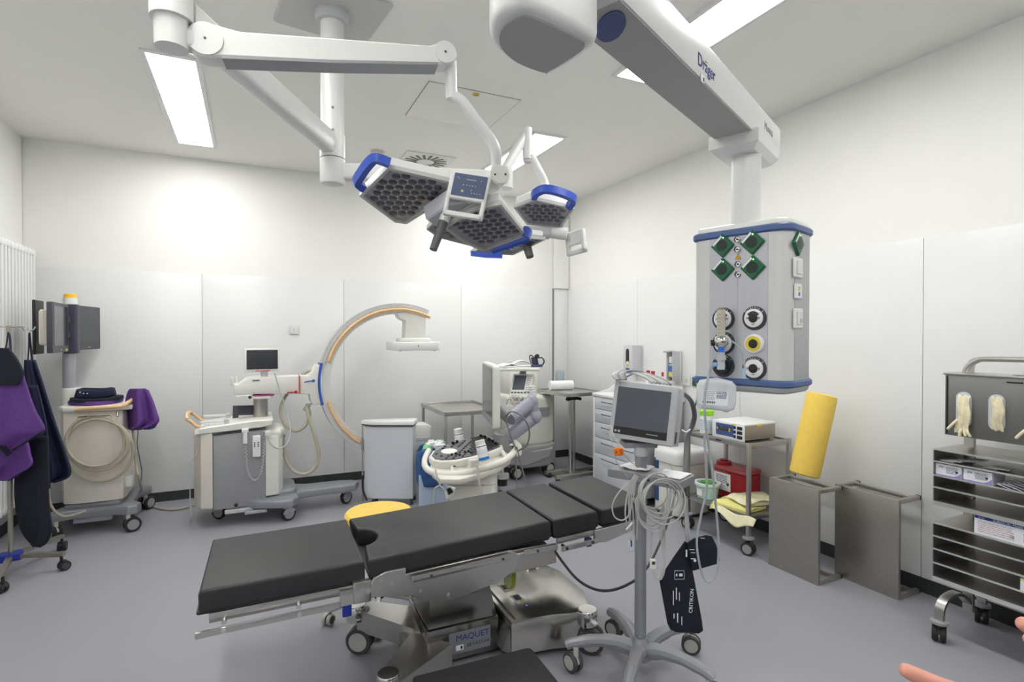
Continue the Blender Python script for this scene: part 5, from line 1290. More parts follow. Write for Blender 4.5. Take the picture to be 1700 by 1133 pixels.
kxs = [p[0] for p in dark]; kys = [p[1] for p in dark]; ca_, sa_ = math.cos(R(24)), math.sin(R(24))
for i in range(-14, 15):
    for j in range(-14, 15):
        a0, b0 = .0225 * i, .0225 * j; a, b = a0 * ca_ - b0 * sa_, a0 * sa_ + b0 * ca_
        if not indeck(a, b): continue
        if math.hypot((a - c_[0]) / .078, (b - c_[1]) / .06) < 1: continue
        if a < .02 and (i + 2 * j) % 3: continue
        Mk = ROOT[us.name].inverted() @ KF @ Matrix.Translation((a, b, .003)) @ Matrix.Rotation(R(24), 4, 'Z')
        if k0 is None: k0 = MB().prism(rrect(.017, .014, .002), 0, .005).build('key', mat('key_dark', (36, 36, 38), .5), kb_); kk = k0
        else: kk = k0.copy(); COL.objects.link(kk); kk.parent = kb_
        kk.matrix_local = Mk
for px, py in ((757, 755), (763, 757), (772, 752), (778, 751), (783, 753), (750, 757)):
    a = kp2(px, py); ub(MB().cyl(KF @ V((*a, .003)), KF @ V((*a, .016)), .009, .008, n=12), 'knob', black, kb_)
for px, py in ((752, 738), (759, 736), (798, 726), (805, 728), (812, 732), (818, 735), (823, 739)):
    a = kp2(px, py); ub(MB().rbox((a[0], a[1], .012), (.02, .014, .02), .004, None, KF), 'slider_block', black, kb_)
ub(MB().box((*kp2(754, 768), -.03), (.02, .004, .008), KF), 'maker_mark', ink, kb_)
# shallow tray under the deck
trp = [kp2(*p) for p in ((713, 760), (716, 772), (730, 782), (762, 783), (798, 774), (828, 763), (846, 750), (850, 741), (836, 737), (800, 735), (740, 745))]
ub(MB().prism(trp, -.1, -.06, KF, .008, 2), 'panel_tray', cr_m, kb_)
# ring handle around the panel
rg = [(712, 748, 3.98), (705, 764, 3.86), (708, 778, 3.76), (725, 787, 3.7), (760, 788, 3.68), (795, 780, 3.7), (830, 769, 3.78), (850, 755, 3.9), (858, 742, 4.02), (852, 733, 4.12), (840, 731, 4.18)]
ub(MB().tube([onD(*p) for p in rg], .028, 12, sm=4, rad=(.02, .022, .024, .025, .025, .024, .022, .02)), 'hand_rail', cr_m)
for p, q in (((752, 770, 3.78), (752, 787, 3.69)), ((792, 762, 3.78), (798, 778, 3.71)), ((832, 748, 3.95), (842, 762, 3.84))): ub(MB().tube([onD(*p), onD(*q)], .016, 8), 'rail_bracket', cr_m)
ub(MB().rbox(onD(786, 772, 3.72), (.07, .05, .075), .012), 'probe_holder', cr_m)
# front pedestal with open bin
pdc = onD(785, 800, 3.95); pz = .545
pa = [onZ(746, 792, pz), onZ(824, 789, pz)]; pw = (pa[1] - pa[0]).length
Fq = FR((pdc.x, pdc.y, 0), RT, V((0, 0, 1)).cross(RT))
ub(MB().prism(rrect(.35, .34, .05), .1, .46, Fq, .01), 'pedestal', cr_m)
m = MB(); po, pi_ = rrect(.35, .34, .05), rrect(.31, .3, .035); n = len(po)
m.add([Fq @ V((*a, .46)) for a in po] + [Fq @ V((*a, .545)) for a in po] + [Fq @ V((*a, .545)) for a in pi_] + [Fq @ V((*a, .47)) for a in pi_],
      [(l * n + i, l * n + (i + 1) % n, (l + 1) * n + (i + 1) % n, (l + 1) * n + i) for l in range(3) for i in range(n)] + [tuple(3 * n + i for i in range(n))])
ub(m, 'storage_rim', cr_m)
ub(MB().prism(rrect(.3, .29, .03), .462, .472, Fq), 'storage_floor', dgrey)
ub(MB().cyl(Fq @ V((0, .02, .3)), KF @ V((0, .02, -.07)), .06, .07, n=20), 'panel_column', mgrey)
for sx_ in (-1, 1):
    for sy_ in (-1, 1): 
        q = Fq @ V((sx_ * .15, sy_ * .15, 0)); caster(us, (q.x - 1.55, q.y - 3.62, 0), .048, .024, .4, mgrey, rubber, wheelg, True, .11)
# monitor seen edge-on and its folded arm
m0, m1 = onD(818, 662, 3.84), onD(801, 650, 4.42)
md = m1 - m0; md.z = 0; mw = md.length; md.normalize(); mn = V((-md.y, md.x, 0)); mn = mn if mn.x < 0 else -mn
mc = (m0 + m1) / 2; FQm = FR((mc.x, mc.y, 1.06), md, V((0, 0, 1)))
if (FQm.to_3x3() @ V((0, 0, 1))).dot(mn) < 0: FQm = FR((mc.x, mc.y, 1.06), -md, V((0, 0, 1)))
mo = ub(MB().prism(rrect(mw, .455, .03), -.055, 0, FQm, .012, 3), 'monitor', offw)
ub(MB().prism(rrect(mw - .03, .42, .01), 0, .003, FQm), 'bezel', mat('scanner_bezel', (150, 151, 156), .4), mo)
ub(MB().prism(rrect(mw - .07, .34, .004, 2, 0, .02), .003, .0045, FQm), 'screen', mat('scanner_screen', (66, 68, 74), .2, 0, .05, 3), mo)
aG = pgrey
ub(beam(onD(832, 733, 4.08), onD(884, 694, 4.2), .1, .115, .05), 'lower_arm', aG)
ub(MB().ball(onD(886, 692, 4.2), .062), 'arm_elbow', aG)
ub(beam(onD(847, 696, 4.02), onD(882, 668, 4.2), .09, .1, .045), 'upper_arm', aG)
ub(MB().ball(onD(883, 667, 4.2), .052), 'arm_elbow', aG)
ub(MB().cyl(onD(884, 664, 4.2), onD(886, 694, 4.2), .045, n=16), 'elbow_pin', mgrey)
ub(MB().cyl(onD(832, 718, 4.0), onD(832, 750, 4.05), .055, .06, n=20), 'arm_base', mgrey)
ub(beam(onD(847, 696, 4.02), FQm @ V((0, -.06, -.05)), .07, .08, .02), 'monitor_bracket', mgrey)
ub(MB().prism(rrect(.26, .2, .06), .575, .66, FR(onD(838, 745, 4.2) * 1 - V((0, 0, onD(838, 745, 4.2).z)), RT, V((0, 0, 1)).cross(RT)), .015), 'rear_shoulder', cr_m)
ub(MB().cyl(onD(853, 741, 4.0), onD(853, 748, 3.99), .014, n=10), 'rubber_ring', black)
# cables and probes on the scanner
def uc(pts, r, mt=cable_w, name='probe_cable'): return ub(MB().tube([onD(*p) for p in pts], r, 7, sm=5), name, mt)
uc([(840, 692, 3.95), (848, 684, 3.9), (862, 688, 3.88), (875, 703, 3.88), (879, 722, 3.9), (874, 740, 3.92), (862, 748, 3.95), (856, 752, 3.95)], .006, cable_g)
uc([(858, 742, 3.92), (866, 775, 3.9), (874, 805, 3.88), (880, 830, 3.86)], .005, cable_g)
uc([(856, 742, 3.93), (857, 780, 3.9), (859, 820, 3.88), (860, 835, 3.86)], .005, cable_g)
uc([(839, 690, 3.96), (843, 710, 3.93), (852, 735, 3.92), (857, 745, 3.92)], .005, cable_g)
uc([(723, 780, 3.65), (726, 795, 3.63), (730, 806, 3.62), (722, 812, 3.62), (720, 835, 3.62)], .006)
uc([(730, 806, 3.62), (738, 815, 3.62), (745, 832, 3.62)], .006)
uc([(792, 772, 3.64), (795, 795, 3.64), (800, 822, 3.66)], .007, mat('clear_strap', (206, 206, 204), .4))
ub(MB().prism([(0, 0), (.05, .03), (.06, .08), (.02, .09), (-.01, .05)], -.012, .012, FR(onD(741, 830, 3.62), RT, UP), .004), 'cable_hook', offw)
ub(MB().prism([(0, 0), (.03, .02), (.01, .05), (-.015, .04)], -.013, .013, FR(onD(745, 822, 3.6), RT, UP), .003), 'hook_pad', black)
ub(MB().cyl(onD(834, 748, 4.1), onD(834, 800, 4.1), .011, n=10), 'foot_rod', white)
ub(MB().cyl(onD(834, 787, 4.1), onD(834, 794, 4.1), .05, n=20), 'rod_collar', lgrey)
ub(MB().cyl(onD(834, 794, 4.1), onD(834, 806, 4.1), .036, n=16), 'rod_foot', black)
def bottle(name, p0, p1, r, label, band=inkb, foot=None):
    p0, p1 = V(p0), V(p1); d = (p1 - p0).normalized(); h_ = (p1 - p0).length
    x = d.orthogonal().normalized(); F = FR(p0, x, d.cross(x))
    t = thing(name, label, 'bottle', p0)
    MB().lathe([(r * .9, 0), (r, .004), (r, h_ * .72), (r * .9, h_ * .78)], M=F).build('body', white, t, w=True)
    MB().lathe([(r * .92, h_ * .78), (r * .92, h_ * .97), (r * .8, h_)], M=F).build('cap', offw, t, w=True)
    MB().lathe([(r * 1.01, h_ * .66), (r * 1.01, h_ * .7)], M=F, cap=False).build('print_band', band, t, w=True)
    if foot: MB().lathe([(r * 1.015, .0), (r * 1.015, h_ * .14)], M=F, cap=False).build('blue_foot', foot, t, w=True)
    m = MB()
    for k in range(5): m.lathe([(r * 1.008, h_ * (.3 + .05 * k)), (r * 1.008, h_ * (.315 + .05 * k))], M=F, n=24, cap=False)
    o = m.build('fine_print', mat('print_pale_blue', (178, 190, 220), .5), t, w=True); o['kind'] = 'stuff'
    return t
bottle('spray_bottle', onD(804, 764, 3.66), onD(796, 731, 3.68), .036, 'white gel bottle with a blue foot standing at the front of the control panel', inkb, mat('foot_blue', (40, 120, 216), .4))
bottle('spray_bottle', onD(764, 740, 4.12), onD(760, 712, 4.12), .034, 'white gel bottle standing behind the control panel')
# ------------------------------------------------------------ white imaging cart behind it
bmx, bmy = 2.68, 5.33
bmv = thing('equipment_cart', 'rounded white equipment cart with a grey skirt in the far corner', 'medical cart', (bmx, bmy, 0))
def bv(m, name, mt, parent=None, **k): return m.build(name, mt, parent or bmv, w=True, **k)
g1 = [(2.38, 5.28), (2.42, 5.12), (2.55, 5.06), (2.85, 5.06), (2.97, 5.12), (3.0, 5.3), (2.97, 5.6), (2.45, 5.62)]
bv(MB().prism(g1, .1, .34, None, .03, 3), 'skirt', mat('cart_skirt_grey', (158, 158, 158), .4))
bv(MB().prism([(2.44, 5.14), (2.6, 5.09), (2.84, 5.09), (2.96, 5.15), (2.98, 5.3), (2.95, 5.58), (2.48, 5.6)], .32, .86, None, .05, 4), 'body', mat('cart_body_white', (224, 224, 214), .4))
bv(MB().prism([(2.28, .19), (2.55, .13), (2.7, .16), (2.85, .2), (2.9, .3), (2.8, .29), (2.65, .28), (2.52, .34), (2.4, .33)], -.03, .03, FR((0, 5.07, 0), (1, 0, 0), (0, 0, 1)), .01), 'skirt_sweep', mat('cart_skirt_grey', (158, 158, 158), .4))
bv(MB().prism(rrect(.2, .1, .02), -.002, .004, FR((2.78, 5.085, .68), (1, 0, 0), (0, 0, 1)), .002), 'handle_recess', mgrey)
for x, y in ((2.47, 5.08), (2.88, 5.12), (2.48, 5.55), (2.9, 5.55)): caster(bmv, (x - bmx, y - bmy, 0), .067, .03, .2, mgrey, rubber, wheelg, True, .12)
bv(MB().rbox((2.68, 5.42, 1.0), (.36, .3, .3), .03), 'top_unit', mat('top_unit_white', (222, 222, 216), .4))
ku = MB().cyl((2.62, 5.27, 1.03), (2.62, 5.263, 1.03), .02, n=16); bv(ku, 'round_plug', mat('plug_blue', (40, 70, 110), .4))
bv(MB().box((2.62, 5.268, 1.09), (.04, .004, .012)), 'teal_mark', mat('teal_mark', (120, 180, 180), .5))
# console with slanted small screen
q = [onD(858, 619, 5.0), onD(892, 619, 4.95), onD(873, 668, 4.8), onD(839, 657, 4.85)]
ux = q[1] - q[0]; uy = q[0] - q[3]; cc3 = sum(q, V()) / 4; F3 = FR(cc3, ux, uy); w3, h3 = ux.length, uy.length
cs_ = bv(MB().prism(rrect(w3, h3, .01), -.06, 0, F3, .006), 'console', mat('console_grey', (200, 200, 194), .45))
bv(MB().prism(rrect(w3 * .58, h3 * .6, .004, 2, -w3 * .12, h3 * .12), 0, .002, F3), 'screen', screen2, cs_)
for k in range(9): bv(MB().box((w3 * .32, h3 * (.36 - .075 * k), .001), (w3 * .2, .007, .002), F3), 'vent_slot', mgrey, cs_)
for k in range(6): bv(MB().rbox((-w3 * .38 + .03 * k, -h3 * .3, .003), (.02, .014, .006), .003, None, F3), 'button', dgrey, cs_)
for k in range(4): bv(MB().cyl(F3 @ V((-w3 * .34 + .03 * k, -h3 * .42, 0)), F3 @ V((-w3 * .34 + .03 * k, -h3 * .42, .008)), .008, n=10), 'dial', lgrey, cs_)
cb3 = cc3 + V((0, 0, -.16))
bv(MB().rbox((cc3.x + .0, cc3.y + .08, .82), (.34, .26, .12), .03, rz=-.35), 'connector_deck', mat('console_grey', (200, 200, 194), .45))
bv(beam((cc3.x + .05, cc3.y + .1, .82), (2.62, 5.3, .8), .14, .1, .03), 'deck_arm', mat('console_grey', (200, 200, 194), .45))
for k in range(4):
    px = 841 + 10 * k
    bv(MB().tube([onD(px, 672, 4.72), onD(px + 2, 664, 4.66), onD(px + 8, 662 - 2 * k, 4.66), onD(px + 11, 672, 4.66), onD(px + 10, 690, 4.68)], .006, 7, sm=4), 'probe_lead', (cream, cable_w)[k % 2])
    bv(MB().cyl(onD(px, 676, 4.72), onD(px - 1, 690, 4.72), .012, n=10), 'probe_plug', offw)
sh3 = onD(862, 613, 5.0)
bv(MB().rbox((sh3.x, sh3.y + .06, sh3.z), (.42, .3, .03), .02, rz=-.4), 'top_shelf', mat('top_unit_white', (222, 222, 216), .4))
bv(MB().rbox((sh3.x + .12, sh3.y + .16, (sh3.z + .8) / 2), (.06, .06, sh3.z - .8), .01, rz=-.4), 'shelf_post', mgrey)
zs = sh3.z + .016
for k, (dx, dy, w, d_, hh, rz, lb) in enumerate(((-.1, .0, .16, .12, .035, .2, 'white paper packet lying on the left of the cart shelf'), (.05, .02, .17, .12, .06, -.3, 'larger white cloth packet lying in the middle of the cart shelf'))):
    t = thing('paper_packet', lb, 'packet', (sh3.x + dx, sh3.y + .04 + dy, zs), rz)
    m = MB(); 
    def pf(u, v, s=k): return ((u - .5) * w, (v - .5) * d_, hh * (.45 + .55 * math.sin(math.pi * min(1, max(0, u))) * (.8 + .2 * math.sin(8 * v + s))))
    m.grid(pf, 8, 6); m.build('upper_fold', paper, t, ang=50, solid=.003)
    MB().rbox((0, 0, hh * .22), (w, d_, hh * .4), .01).build('lower_fold', paper, t)
cmr = thing('camera_head', 'small dark blue camera head with a black lead on the cart shelf', 'camera', (sh3.x + .17, sh3.y - .02, zs))
MB().rbox((0, 0, .012), (.1, .07, .024), .01).build('holder', mat('camera_navy', (72, 78, 110), .4), cmr)
MB().rbox((-.005, 0, .06), (.055, .05, .075), .014, None, Matrix.Rotation(R(-14), 4, 'Y')).build('housing', mat('camera_dark', (50, 52, 78), .4), cmr)
MB().cyl((-.01, -.02, .1), (-.014, -.045, .104), .02, .018, n=16).build('lens', black, cmr)
MB().tube([(.015, 0, .08), (.05, -.01, .085), (.075, -.01, .05), (.06, 0, .015), (.045, 0, .01)], .006, 7, sm=4).build('lead', cable_k, cmr)
MB().tube([(-.03, 0, .09), (-.06, 0, .11), (-.075, 0, .09), (-.055, 0, .03)], .005, 7, sm=4).build('lead', cable_k, cmr)
bottle('spray_bottle', onD(886, 658, 4.85), onD(883, 641, 4.85), .03, 'small white bottle standing on the far cart beside the slanted screen')

# ------------------------------------------------------------ overbed instrument stand
mx, my = 3.0, 4.86
mst = thing('mayo_stand', 'steel tray stand on a single post in front of the far cart', 'tray stand', (mx, my, 0))
trM = Matrix.Translation((.06, .1, 0)) @ Matrix.Rotation(R(6), 4, 'Z')
MB().prism(rrect(.46, .56, .04), .895, .905, trM).build('tray', steel_h, mst)
m = MB(); po, pi_ = rrect(.48, .58, .045), rrect(.455, .555, .035); n = len(po)
m.add([trM @ V((*a, .88)) for a in po] + [trM @ V((*a, .915)) for a in po] + [trM @ V((*a, .915)) for a in pi_] + [trM @ V((*a, .88)) for a in pi_], [(l * n + i, l * n + (i + 1) % n, ((l + 1) % 4) * n + (i + 1) % n, ((l + 1) % 4) * n + i) for l in range(4) for i in range(n)])
m.build('tray_rim', steel, mst)
MB().cyl((0, 0, .04), (0, 0, .87), .018, n=18).build('post', chrome, mst)
MB().cyl((.055, .02, .04), (.055, .02, .87), .014, n=18).build('post', steel, mst)
MB().rbox((.02, -.0, .84), (.12, .05, .035), .01).build('clamp', black, mst)
for x in (-.07, .07): MB().cyl((.02 + x, -.01, .835), (.02 + x, -.05, .835), .016, n=10).build('clamp_knob', black, mst)
for y in (-.05, .16): MB().rbox((.1, y, .045), (.62, .07, .03), .006).build('base_bar', steel_d, mst)
MB().rbox((.05, .05, .045), (.07, .2, .03), .006).build('base_link', steel_d, mst)
for x, y in ((-.18, .13), (-.18, -.05), (.38, -.05), (.38, .16)): caster(mst, (x, y, 0), .027, .016, 1.2, black, rubber, dgrey, True, .05)
rl = thing('paper_roll', 'white paper roll lying on the steel tray stand', 'paper roll', (3.04, 5.12, .906))
MB().cyl((-.13, .02, .05), (.13, -.02, .05), .05, n=24).build('roll', paper, rl)
MB().cyl((.1301, -.02, .05), (.132, -.02, .05), .018, n=14).build('core', cream, rl)
bk_ = thing('glass_beaker', 'clear tall glass container standing behind the paper roll', 'glass', (3.12, 5.28, .906))
MB().lathe([(.05, 0), (.05, .2), (.047, .2), (.047, .004), (.001, .004)], n=24, cap=False).build('glass', clear, bk_)
# ------------------------------------------------------------ drawer trolley along the right wall
dx0, dx1, dy0, dy1 = 3.06, 3.49, 3.74, 4.52
dr = thing('drawer_trolley', 'white drawer trolley with thin dark handles against the right wall', 'drawer cabinet', ((dx0 + dx1) / 2, (dy0 + dy1) / 2, 0))
def db(m, name, mt, parent=None, **k): return m.build(name, mt, parent or dr, w=True, **k)
lg2 = mat('trolley_white', (214, 217, 223), .38, 0, .01, 20)
db(MB().box(((dx0 + dx1) / 2 + .012, (dy0 + dy1) / 2, .49), (dx1 - dx0 - .024, dy1 - dy0 - .002, .82)), 'carcass', mgrey)
zl = [.90, .779, .651, .499, .347, .07]
for a, b in zip(zl[1:], zl[:-1]):
    o = db(MB().rbox((dx0 + .004, (dy0 + dy1) / 2, (a + b) / 2), (.02, dy1 - dy0 - .05, b - a - .006), .003, .002), 'drawer', lg2)
    yh = (dy0 + dy1) / 2; zh = b - .042
    db(MB().tube([(dx0 - .006, dy1 - .14, zh), (dx0 - .022, dy1 - .16, zh - .002), (dx0 - .022, dy0 + .16, zh - .002), (dx0 - .006, dy0 + .14, zh)], .004, 6), 'handle', dgrey, o)
for y in (dy0 + .012, dy1 - .012): db(MB().rbox((dx0 + .004, y, .48), (.026, .024, .84), .004), 'corner_post', white)
db(MB().rbox(((dx0 + dx1) / 2, (dy0 + dy1) / 2, .915), (dx1 - dx0 + .03, dy1 - dy0 + .03, .03), .012), 'worktop', white)
db(MB().prism([(dx0 + .02, .93), (dx1, .93), (dx1, 1.04), (dx1 - .14, 1.03), (dx1 - .25, .96)], -.008, .008, FR((0, dy1 - .0, 0), (1, 0, 0), (0, 0, 1)), .002), 'side_guard', white)
db(MB().rbox((dx1 - .006, (dy0 + dy1) / 2, .985), (.012, dy1 - dy0, .11), .004), 'back_guard', white)
for x in (dx0 + .05, dx1 - .05):
    for y in (dy0 + .07, dy1 - .07): caster(dr, (x - (dx0 + dx1) / 2, y - (dy0 + dy1) / 2, 0), .03, .018, .5, mgrey, rubber, mgrey, True, .085)
for k, (px, lb, h_, r_) in enumerate(((1076, 'tall white bottle with a red cap on the drawer trolley, left of a pair', .245, .024), (1084, 'tall white bottle with a red cap on the drawer trolley, right of a pair', .243, .024), (1100, 'thin bottle with a small red cap near the soap dispenser', .24, .014))):
    q = onX(px, 640, 3.3); t = thing('red_cap_bottle', lb, 'bottle', (3.3, q.y, .931), 0, 'bottles on the drawer trolley')
    MB().lathe([(r_, 0), (r_, h_ * .78), (r_ * .6, h_ * .84)], n=18).build('body', white, t)
    MB().lathe([(r_ * .72, h_ * .84), (r_ * .72, h_ * .99), (r_ * .66, h_)], n=18).build('cap', redp, t)
# dispensers on the right wall
t = thing('glove_dispenser', 'white glove dispenser box with an oval opening on the right wall', 'dispenser', (3.52, 4.42, 1.14))
FG = FR((-.12, 0, 0), (0, -1, 0), (0, 0, 1))
bx_ = MB().rbox((-.06, 0, .13), (.12, .145, .26), .004, .002).build('box', mat('dispenser_white', (206, 207, 212), .4), t)
MB().prism(rrect(.05, .17, .024, 6, -.005, .14), -.001, .0015, FG).build('opening', black, bx_)
MB().ball((-.122, .0, .075), .022, (.5, 1, 1.2), 10).build('glove', mat('glove_latex', (228, 214, 170), .6), bx_)
MB().box((-.1215, .0, .022), (.001, .06, .016)).build('print', inkb, bx_)
t = thing('soap_dispenser', 'white wall soap dispenser with lever and blue labelled bottle', 'dispenser', (3.52, 3.84, 1.08))
MB().rbox((-.01, 0, .14), (.02, .1, .28), .004).build('back_plate', offw, t)
MB().rbox((-.05, -.04, .14), (.1, .012, .27), .004).build('side_cheek', lgrey, t)
MB().rbox((-.05, .04, .14), (.1, .012, .27), .004).build('side_cheek', lgrey, t)
MB().prism(rrect(.062, .06, .012), .035, .16, Matrix.Translation((-.055, 0, 0)), .008).build('bottle', mat('soap_bottle', (176, 188, 206), .3), t)
MB().box((-.087, .0, .115), (.002, .05, .05)).build('label', mat('soap_blue', (60, 110, 190), .4), t)
MB().box((-.087, .0, .062), (.002, .05, .035)).build('label', mat('soap_lime', (200, 214, 60), .4), t)
MB().rbox((-.06, 0, .195), (.06, .05, .06), .012).build('pump_head', white, t)
MB().tube([(-.02, 0, .27), (-.08, 0, .278), (-.14, 0, .272), (-.15, 0, .268)], .006, sq=(.05, .008)).build('lever', chrome, t)
MB().rbox((-.055, 0, .01), (.1, .09, .012), .004).build('drip_tray', chrome, t)
# pedal bin right of the drawers
t = thing('pedal_bin', 'white rounded pedal bin with a blue stripe right of the drawer trolley', 'waste bin', (3.28, 3.53, 0))
MB().prism(rrect(.36, .32, .06), .02, .44, None, .01).build('bucket', offw, t)
MB().prism(rrect(.37, .33, .06), .44, .56, None, .05, 4, .004).build('lid', white, t)
MB().box((-.181, .1, .28), (.006, .05, .36)).build('blue_stripe', mat('stripe_navy', (40, 72, 120), .45), t)
MB().tube([(-.186, -.1, .2), (-.187, -.1, .42), (-.187, -.06, .44), (-.187, .05, .44)], .002, 5).build('lid_joint', mgrey, t)
MB().rbox((-.2, -.02, .03), (.06, .12, .015), .005).build('pedal', dgrey, t)
tag(MB().tube([onX(1160, 650, 3.5), onX(1153, 680, 3.47), onX(1147, 705, 3.44), onX(1143, 730, 3.4), onX(1136, 770, 3.38)], .006, 7, sm=5).build('wall_cable', cable_k), 'black cable running down the right wall below the green socket', 'cable')
# ------------------------------------------------------------ steel trolley with electrosurgical unit
tr = thing('steel_trolley', 'two-shelf stainless steel trolley on casters beneath the supply pendant', 'trolley', (3.25, 2.92, 0))
TX0, TX1, TY0, TY1 = -.2, .2, -.28, .29
for z in (.752, .262):
    MB().prism([(TX0, TY0), (TX1, TY0), (TX1, TY1), (TX0, TY1)], z - .008, z, None).build('shelf', steel_h, tr)
    for x, y, w, d in ((TX0, 0, .014, TY1 - TY0), (TX1, 0, .014, TY1 - TY0), (0, TY0, TX1 - TX0, .014), (0, TY1, TX1 - TX0, .014)):
        MB().rbox((x, y, z - .01), (w, d, .036), .002, .001).build('shelf_rim', steel, tr)
for x in (TX0, TX1):
    for y in (TY0, TY1):
        MB().rbox((x, y, .44), (.026, .026, .65), .004, .002).build('leg', steel, tr)
        MB().lathe([(.04, .112), (.04, .122), (.02, .13)], (x, y, 0), n=20).build('bumper_disc', mgrey, tr)
        caster(tr, (x, y, 0), .045, .022, 1.9, dgrey, rubber, mgrey, True, .115)
MB().box((-.2085, -.02, .742), (.002, .05, .007)).build('maker_plate', black, tr)
es = thing('electrosurgical_unit', 'white and steel electrosurgical generator with a blue display on the trolley', 'generator', (3.245, 2.85, .755))
EB = MB().rbox((0, 0, .06), (.32, .27, .105), .006).build('case', mat('case_steel_warm', (178, 170, 158), .35, .9, .05, 40, stretch=(1, 1, 12)), es)
MB().rbox((0, 0, .116), (.335, .29, .012), .005).build('lid', white, es)
MB().rbox((-.162, 0, .06), (.014, .29, .12), .005).build('front_panel', white, es)
FE = FR((-.1692, 0, .06), (0, -1, 0), (0, 0, 1))
dp = MB().prism(rrect(.16, .085, .004, 3, -.025, .004), 0, .0015, FE).build('display', mat('esu_blue', (70, 92, 150), .35), es)
MB().prism(rrect(.12, .02, .002, 2, -.03, .004), .0015, .0025, FE).build('readout', mat('esu_olive', (74, 72, 58), .3), dp)
for x, y in ((-.075, .018), (-.03, .024), (.0, .024), (.028, .024)): MB().prism(rrect(.018, .008, .002), .0015, .003, FE @ Matrix.Translation((x, y, 0))).build('indicator', ink, dp)
for x, y in ((-.09, .008), (.02, .0), (.022, .014)): MB().prism(rrect(.012, .014, .002), .0015, .003, FE @ Matrix.Translation((x, y, 0))).build('yellow_key', mat('esu_yellow', (232, 206, 60), .4), dp)
for z in (-.032, .0, .032):
    MB().prism(rrect(.044, .022, .003), 0, .003, FE @ Matrix.Translation((.11, z, 0))).build('socket_port', mat('esu_navy', (26, 32, 58), .35), es)
    MB().prism(rrect(.018, .02, .003), 0, .0025, FE @ Matrix.Translation((.066, z, 0))).build('key', mat('esu_navy', (26, 32, 58), .35), es)
MB().box((-.02, -.1465, .108), (.05, .002, .012)).build('yellow_sticker', mat('sticker_yellow', (240, 214, 50), .5), es)
MB().box((-.1695, -.06, .112), (.002, .04, .008)).build('yellow_sticker', mat('sticker_yellow', (240, 214, 50), .5), es)
for k in range(4): MB().cyl((-.12 + .24 * (k % 2), -.1 + .2 * (k // 2), -.001), (-.12 + .24 * (k % 2), -.1 + .2 * (k // 2), .01), .012, n=10).build('foot', rubber, es)
wt_ = thing('wipes_tub', 'white wipes tub with a lime green lid on the steel trolley', 'tub', (3.12, 3.09, .755))
MB().lathe([(.048, 0), (.05, .005), (.05, .135), (.048, .14)], n=28).build('tub', white, wt_)
MB().lathe([(.052, .138), (.052, .17), (.046, .178), (.002, .18)], n=28).build('lid', mat('lime_lid', (150, 220, 50), .35), wt_)
m = MB()
for k in range(6): m.lathe([(.0508, .03 + .014 * k), (.0508, .036 + .014 * k)], n=28, cap=False)
o = m.build('label_print', mat('print_sky', (170, 200, 230), .5), wt_); o['kind'] = 'stuff'
sh_ = thing('sharps_container', 'red sharps container with a round lid on the lower trolley shelf', 'sharps container', (3.33, 2.99, .264))
MB().prism(rrect(.18, .3, .025), 0, .2, None, .006).build('bucket', mat('sharps_red', (158, 22, 34), .4), sh_)
MB().prism(rrect(.19, .31, .025), .2, .24, None, .02, 2).build('lid', mat('sharps_lid', (200, 80, 90), .3, trans=.3), sh_)
MB().lathe([(.055, .24), (.055, .262), (.03, .265), (.03, .275), (.002, .275)], (-.03, .1, 0), n=24).build('turn_cap', mat('sharps_red', (158, 22, 34), .4), sh_)
FW_ = FR((-.0905, .06, .12), (0, -1, 0), (0, 0, 1))
lb = MB().prism(rrect(.16, .13, .003), 0, .001, FW_).build('label', label_w, sh_)
o = lines(MB(), FW_ @ Matrix.Translation((0, 0, .001)), -.06, .05, -.01, .05, 5, .005, seed=4).build('label_print', ink, lb); o['kind'] = 'stuff'
MB().cyl(FW_ @ V((.055, -.015, .001)), FW_ @ V((.055, -.015, .002)), .012, n=16).build('round_mark', mat('mark_olive', (60, 66, 50), .5), lb)
gt = thing('clear_tub', 'clear green tinted tub with a white rim and green insert on the lower shelf', 'tub', (3.13, 3.09, .264))
MB().lathe([(.07, 0), (.085, .1), (.083, .1), (.068, .004), (.001, .004)], n=28, cap=False).build('tub', mat('tub_tint', (190, 220, 205), .3), gt)
MB().lathe([(.085, .098), (.096, .1), (.097, .118), (.088, .12), (.078, .118), (.076, .1)], n=28, cap=False).build('rim', mat('tub_rim', (226, 236, 234), .35), gt)
MB().rbox((-.02, -.03, .118), (.07, .09, .03), .008).build('green_insert', mat('insert_green', (60, 150, 40), .4), gt)
MB().box((-.081, .0, .05), (.003, .05, .05), rz=0).build('label', label_w, gt)
# folded yellow gowns
yg = mat('yellow_gown_cloth', (238, 232, 150), .75, 0, .06, 20, .25, 60)
yg2 = mat('pale_gown_cloth', (232, 228, 190), .75, 0, .06, 20, .25, 60)
def gown(name, c, w, d, h, rz, mt, lb, fold=.1, hang=0.):
    t = thing(name, lb, 'gown', (*c[:2], c[2]), rz, 'folded gowns on the lower shelf')
    def f(u, v): return ((u - .5) * w, (v - .5) * d, h * (.75 + .25 * math.sin(math.pi * u) * math.sin(math.pi * v)) + .006 * math.sin(11 * u + 3) * math.cos(9 * v) - (hang * max(0, .28 - u) ** 1.2 * (1 + .3 * math.sin(6 * v))))
    MB().grid(f, 14, 12).build('upper_layer', mt, t, ang=60, solid=.006)
    MB().rbox((.02, 0, h * .35), (w * .9, d * .95, h * .6), .012).build('lower_layers', mt, t)
gown('folded_gown', (3.15, 2.82, .264), .24, .3, .035, .1, yg, 'bright yellow folded gown at the front of the lower trolley shelf', hang=.3)
gown('folded_gown', (3.24, 2.77, .302), .28, .22, .05, -.15, yg2, 'pale yellow gown piled on top of the bright yellow one', hang=.1)
